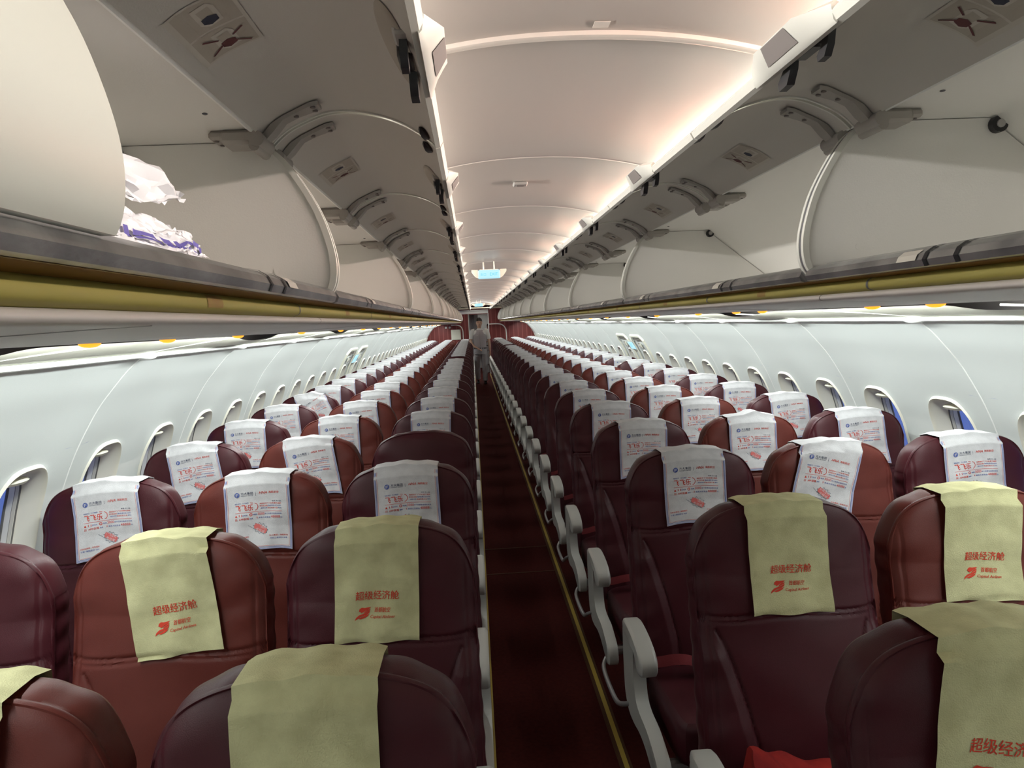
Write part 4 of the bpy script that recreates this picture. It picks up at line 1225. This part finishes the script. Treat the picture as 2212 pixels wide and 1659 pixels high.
def person(x0, y0, H, label, vest=True, face=True, armpose=0):
    root = empty('person', (x0, y0, 0), label, 'person')
    k = H/1.76
    def V3(x, y, z): return (x*k, y*k, z*k)
    R_ = lambda c, rx, ry, n=20: [V3(c[0]+rx*math.cos(2*math.pi*q/n), c[1]+ry*math.sin(2*math.pi*q/n), c[2]) for q in range(n)]
    # ---- continuous skin: head, neck, torso core, arms, legs
    b = MB(); m = MT['skin']
    head = [(0, 1.50, .050, .052, .01), (0, 1.53, .048, .050, .0), (0, 1.555, .056, .066, -.012), (0, 1.58, .066, .082, -.012), (0, 1.61, .073, .090, -.008), (0, 1.645, .077, .094, -.004), (0, 1.68, .077, .094, 0), (0, 1.715, .070, .086, .004), (0, 1.742, .052, .064, .006), (0, 1.756, .022, .03, .006)]
    rings = [R_((0, .0, .95), .14, .10), R_((0, 0, 1.15), .13, .095), R_((0, 0, 1.33), .16, .10), R_((0, .01, 1.42), .15, .085), R_((0, .015, 1.465), .075, .06)]
    rings += [R_((cx_, oy, z), rx, ry) for cx_, z, rx, ry, oy in head]
    b.loft(rings, m)
    # nose, brow, ears
    b.loft([[V3(-.008, -.093, 1.655), V3(.008, -.093, 1.655), V3(.006, -.085, 1.66), V3(-.006, -.085, 1.66)],
            [V3(-.013, -.112, 1.618), V3(.013, -.112, 1.618), V3(.016, -.088, 1.612), V3(-.016, -.088, 1.612)]], m)
    for sg in (-1, 1):
        b.sphere(V3(sg*.079, .004, 1.635), (.008*k, .016*k, .028*k), m, 10, 8)
    # arms: right arm of person (screen left, -x) bent across the belt; other hangs
    if armpose == 0:
        ra = [V3(-.19, .01, 1.41), V3(-.225, .0, 1.28), V3(-.245, -.01, 1.13), V3(-.17, -.10, 1.02), V3(-.07, -.17, .965)]
        la = [V3(.19, .01, 1.41), V3(.225, .01, 1.27), V3(.245, .015, 1.12), V3(.252, -.01, .98), V3(.255, -.03, .865)]
    else:
        ra = [V3(-.19, .01, 1.41), V3(-.225, .0, 1.28), V3(-.245, -.01, 1.13), V3(-.20, -.12, 1.08), V3(-.12, -.20, 1.10)]
        la = [V3(.19, .01, 1.41), V3(.225, .01, 1.27), V3(.245, .015, 1.12), V3(.252, -.01, .98), V3(.255, -.03, .865)]
    for a in (ra, la): limb(b, a, [.050*k, .046*k, .038*k, .033*k, .024*k], m)
    def dr(a): v = Vector(a[-1])-Vector(a[-2]); return v
    hand(b, ra[-1], dr(ra), (0.2, -.2, -1), 1, m); hand(b, la[-1], dr(la), (-1, -.3, 0), -1, m)
    for sg in (-1, 1):
        lx = sg*.095
        pts = [V3(lx, 0, .90), V3(lx*1.02, -.01 if sg > 0 else .10, .50), V3(lx*1.0, -.06 if sg > 0 else .20, .09)]
        limb(b, pts, [.08*k, .052*k, .035*k], m)
    body = b.build('body', root, angle=70)
    # face features
    if face:
        b = MB()
        for sg in (-1, 1):
            b.sphere(V3(sg*.030, -.090, 1.645), (.013*k, .005*k, .006*k), MT['eye'], 10, 6)
            b.box(V3(sg*.030-.018, -.098, 1.664), V3(sg*.030+.018, -.088, 1.670), MT['hair'])
        b.box(V3(-.022, -.091, 1.580), V3(.022, -.082, 1.590), MT['lip'])
        b.build('facial_features', root)
    # hair cap
    b = MB(); rings = []
    for z, sc, fy in ((1.625, 1.06, .62), (1.66, 1.10, .80), (1.70, 1.16, 1.0), (1.735, 1.22, 1.0), (1.765, 1.15, 1.0), (1.782, .7, .8)):
        rx = np.interp(z, [1.61, 1.68, 1.715, 1.742, 1.79], [.073, .077, .072, .060, .03])*sc; ry = np.interp(z, [1.61, 1.68, 1.715, 1.742, 1.79], [.09, .094, .088, .074, .035])*sc
        ring = []
        for q in range(24):
            a = 2*math.pi*q/24; yy = ry*math.sin(a)
            if z < 1.69 and yy < 0: yy *= .25 if z < 1.65 else .45
            ring.append(V3(rx*math.cos(a)*(1+.03*math.sin(5*a)), yy+.006, z+.006*math.sin(7*a)))
        rings.append(ring)
    b.loft(rings, MT['hair']); b.build('hair', root, angle=70)
    # shirt
    b = MB()
    b.loft([R_((0, 0, .93), .165, .118), R_((0, 0, 1.0), .158, .112), R_((0, 0, 1.12), .155, .110), R_((0, -.003, 1.25), .172, .122), R_((0, 0, 1.34), .186, .122), R_((0, .006, 1.40), .180, .105), R_((0, .012, 1.44), .12, .08), R_((0, .010, 1.475), .064, .062), R_((0, .006, 1.50), .058, .060)], MT['shirt'], cap=False)
    for a, sg in ((ra, -1), (la, 1)):
        p0, p1, p2 = [Vector(v) for v in a[:3]]
        q0 = Vector(V3(sg*.14, .006, 1.425))
        mid = p1.lerp(p2, .45)
        limb(b, [q0, p0, p1, mid], [.055*k, .066*k, .062*k, .064*k], MT['shirt'], 14)
    b.build('shirt', root, angle=70)
    if vest:
        b = MB(); n_ = 28
        rings = []
        for z, rx, ry, oy in ((.945, .176, .130, 0), (1.0, .170, .124, 0), (1.12, .166, .121, 0), (1.25, .180, .133, -.003), (1.33, .178, .133, 0), (1.38, .150, .124, .003), (1.43, .118, .098, .009), (1.452, .096, .083, .010)):
            rings.append([V3(rx*math.cos(2*math.pi*q/n_), ry*math.sin(2*math.pi*q/n_)+oy, z) for q in range(n_)])
        b.loft(rings, MT['vest'], cap=False)
        b.box(V3(-.002, -.137, .95), V3(.002, -.128, 1.40), MT['dark'])
        b.box(V3(-.085, -.136, 1.30), V3(-.055, -.126, 1.312), MT['edge'])
        b.build('vest', root, angle=70)
    # trousers
    b = MB()
    b.loft([R_((0, 0, .985), .166, .118), R_((0, 0, .93), .172, .122), R_((0, 0, .86), .178, .128), R_((0, 0, .80), .176, .125)], MT['trouser'], cap=False)
    for sg in (-1, 1):
        lx = sg*.092; ky = -.02 if sg > 0 else .09; fy = -.06 if sg > 0 else .18; fz = .075 if sg > 0 else .12
        P_ = [(lx*.9, 0, .88, .095), (lx, 0, .74, .094), (lx*1.06, ky, .50, .078), (lx*1.08, (ky+fy)/2, .28, .070), (lx*1.05, fy, fz, .066)]
        pts = smoothpts(P_, 6)
        b.tube([V3(*p[:3]) for p in pts], [(p[3]+.003*math.sin(i*1.7))*k for i, p in enumerate(pts)], MT['trouser'], 16)
    b.build('trousers', root, angle=70)
    b = MB(); b.loft([R_((0, 0, .972), .176, .128), R_((0, 0, .945), .178, .130)], MT['shoe'], cap=False); b.build('belt', root)
    for sg in (-1, 1):
        b = MB(); lx = sg*.097; fy = -.06 if sg > 0 else .18; lift = 0 if sg > 0 else .0
        rings = []
        for t, w_, h_ in ((.09, .028, .07), (.06, .038, .085), (0, .040, .09), (-.06, .043, .065), (-.12, .046, .05), (-.165, .036, .04), (-.185, .015, .022)):
            rings.append([V3(lx+w_*math.cos(a), fy+t, lift+max(0, h_/2+h_/2*math.sin(a))) for a in [2*math.pi*q/12 for q in range(12)]])
        b.loft(rings, MT['shoe']); b.build('shoe', root, angle=70)
    return root
person(-.075, 19.8, 1.775, 'person walking up the aisle in grey vest, white short-sleeved shirt and grey trousers')
pz = person(.30, 24.55, 1.62, 'dark-haired person in a white shirt half hidden behind the galley opening edge', vest=False, armpose=1)
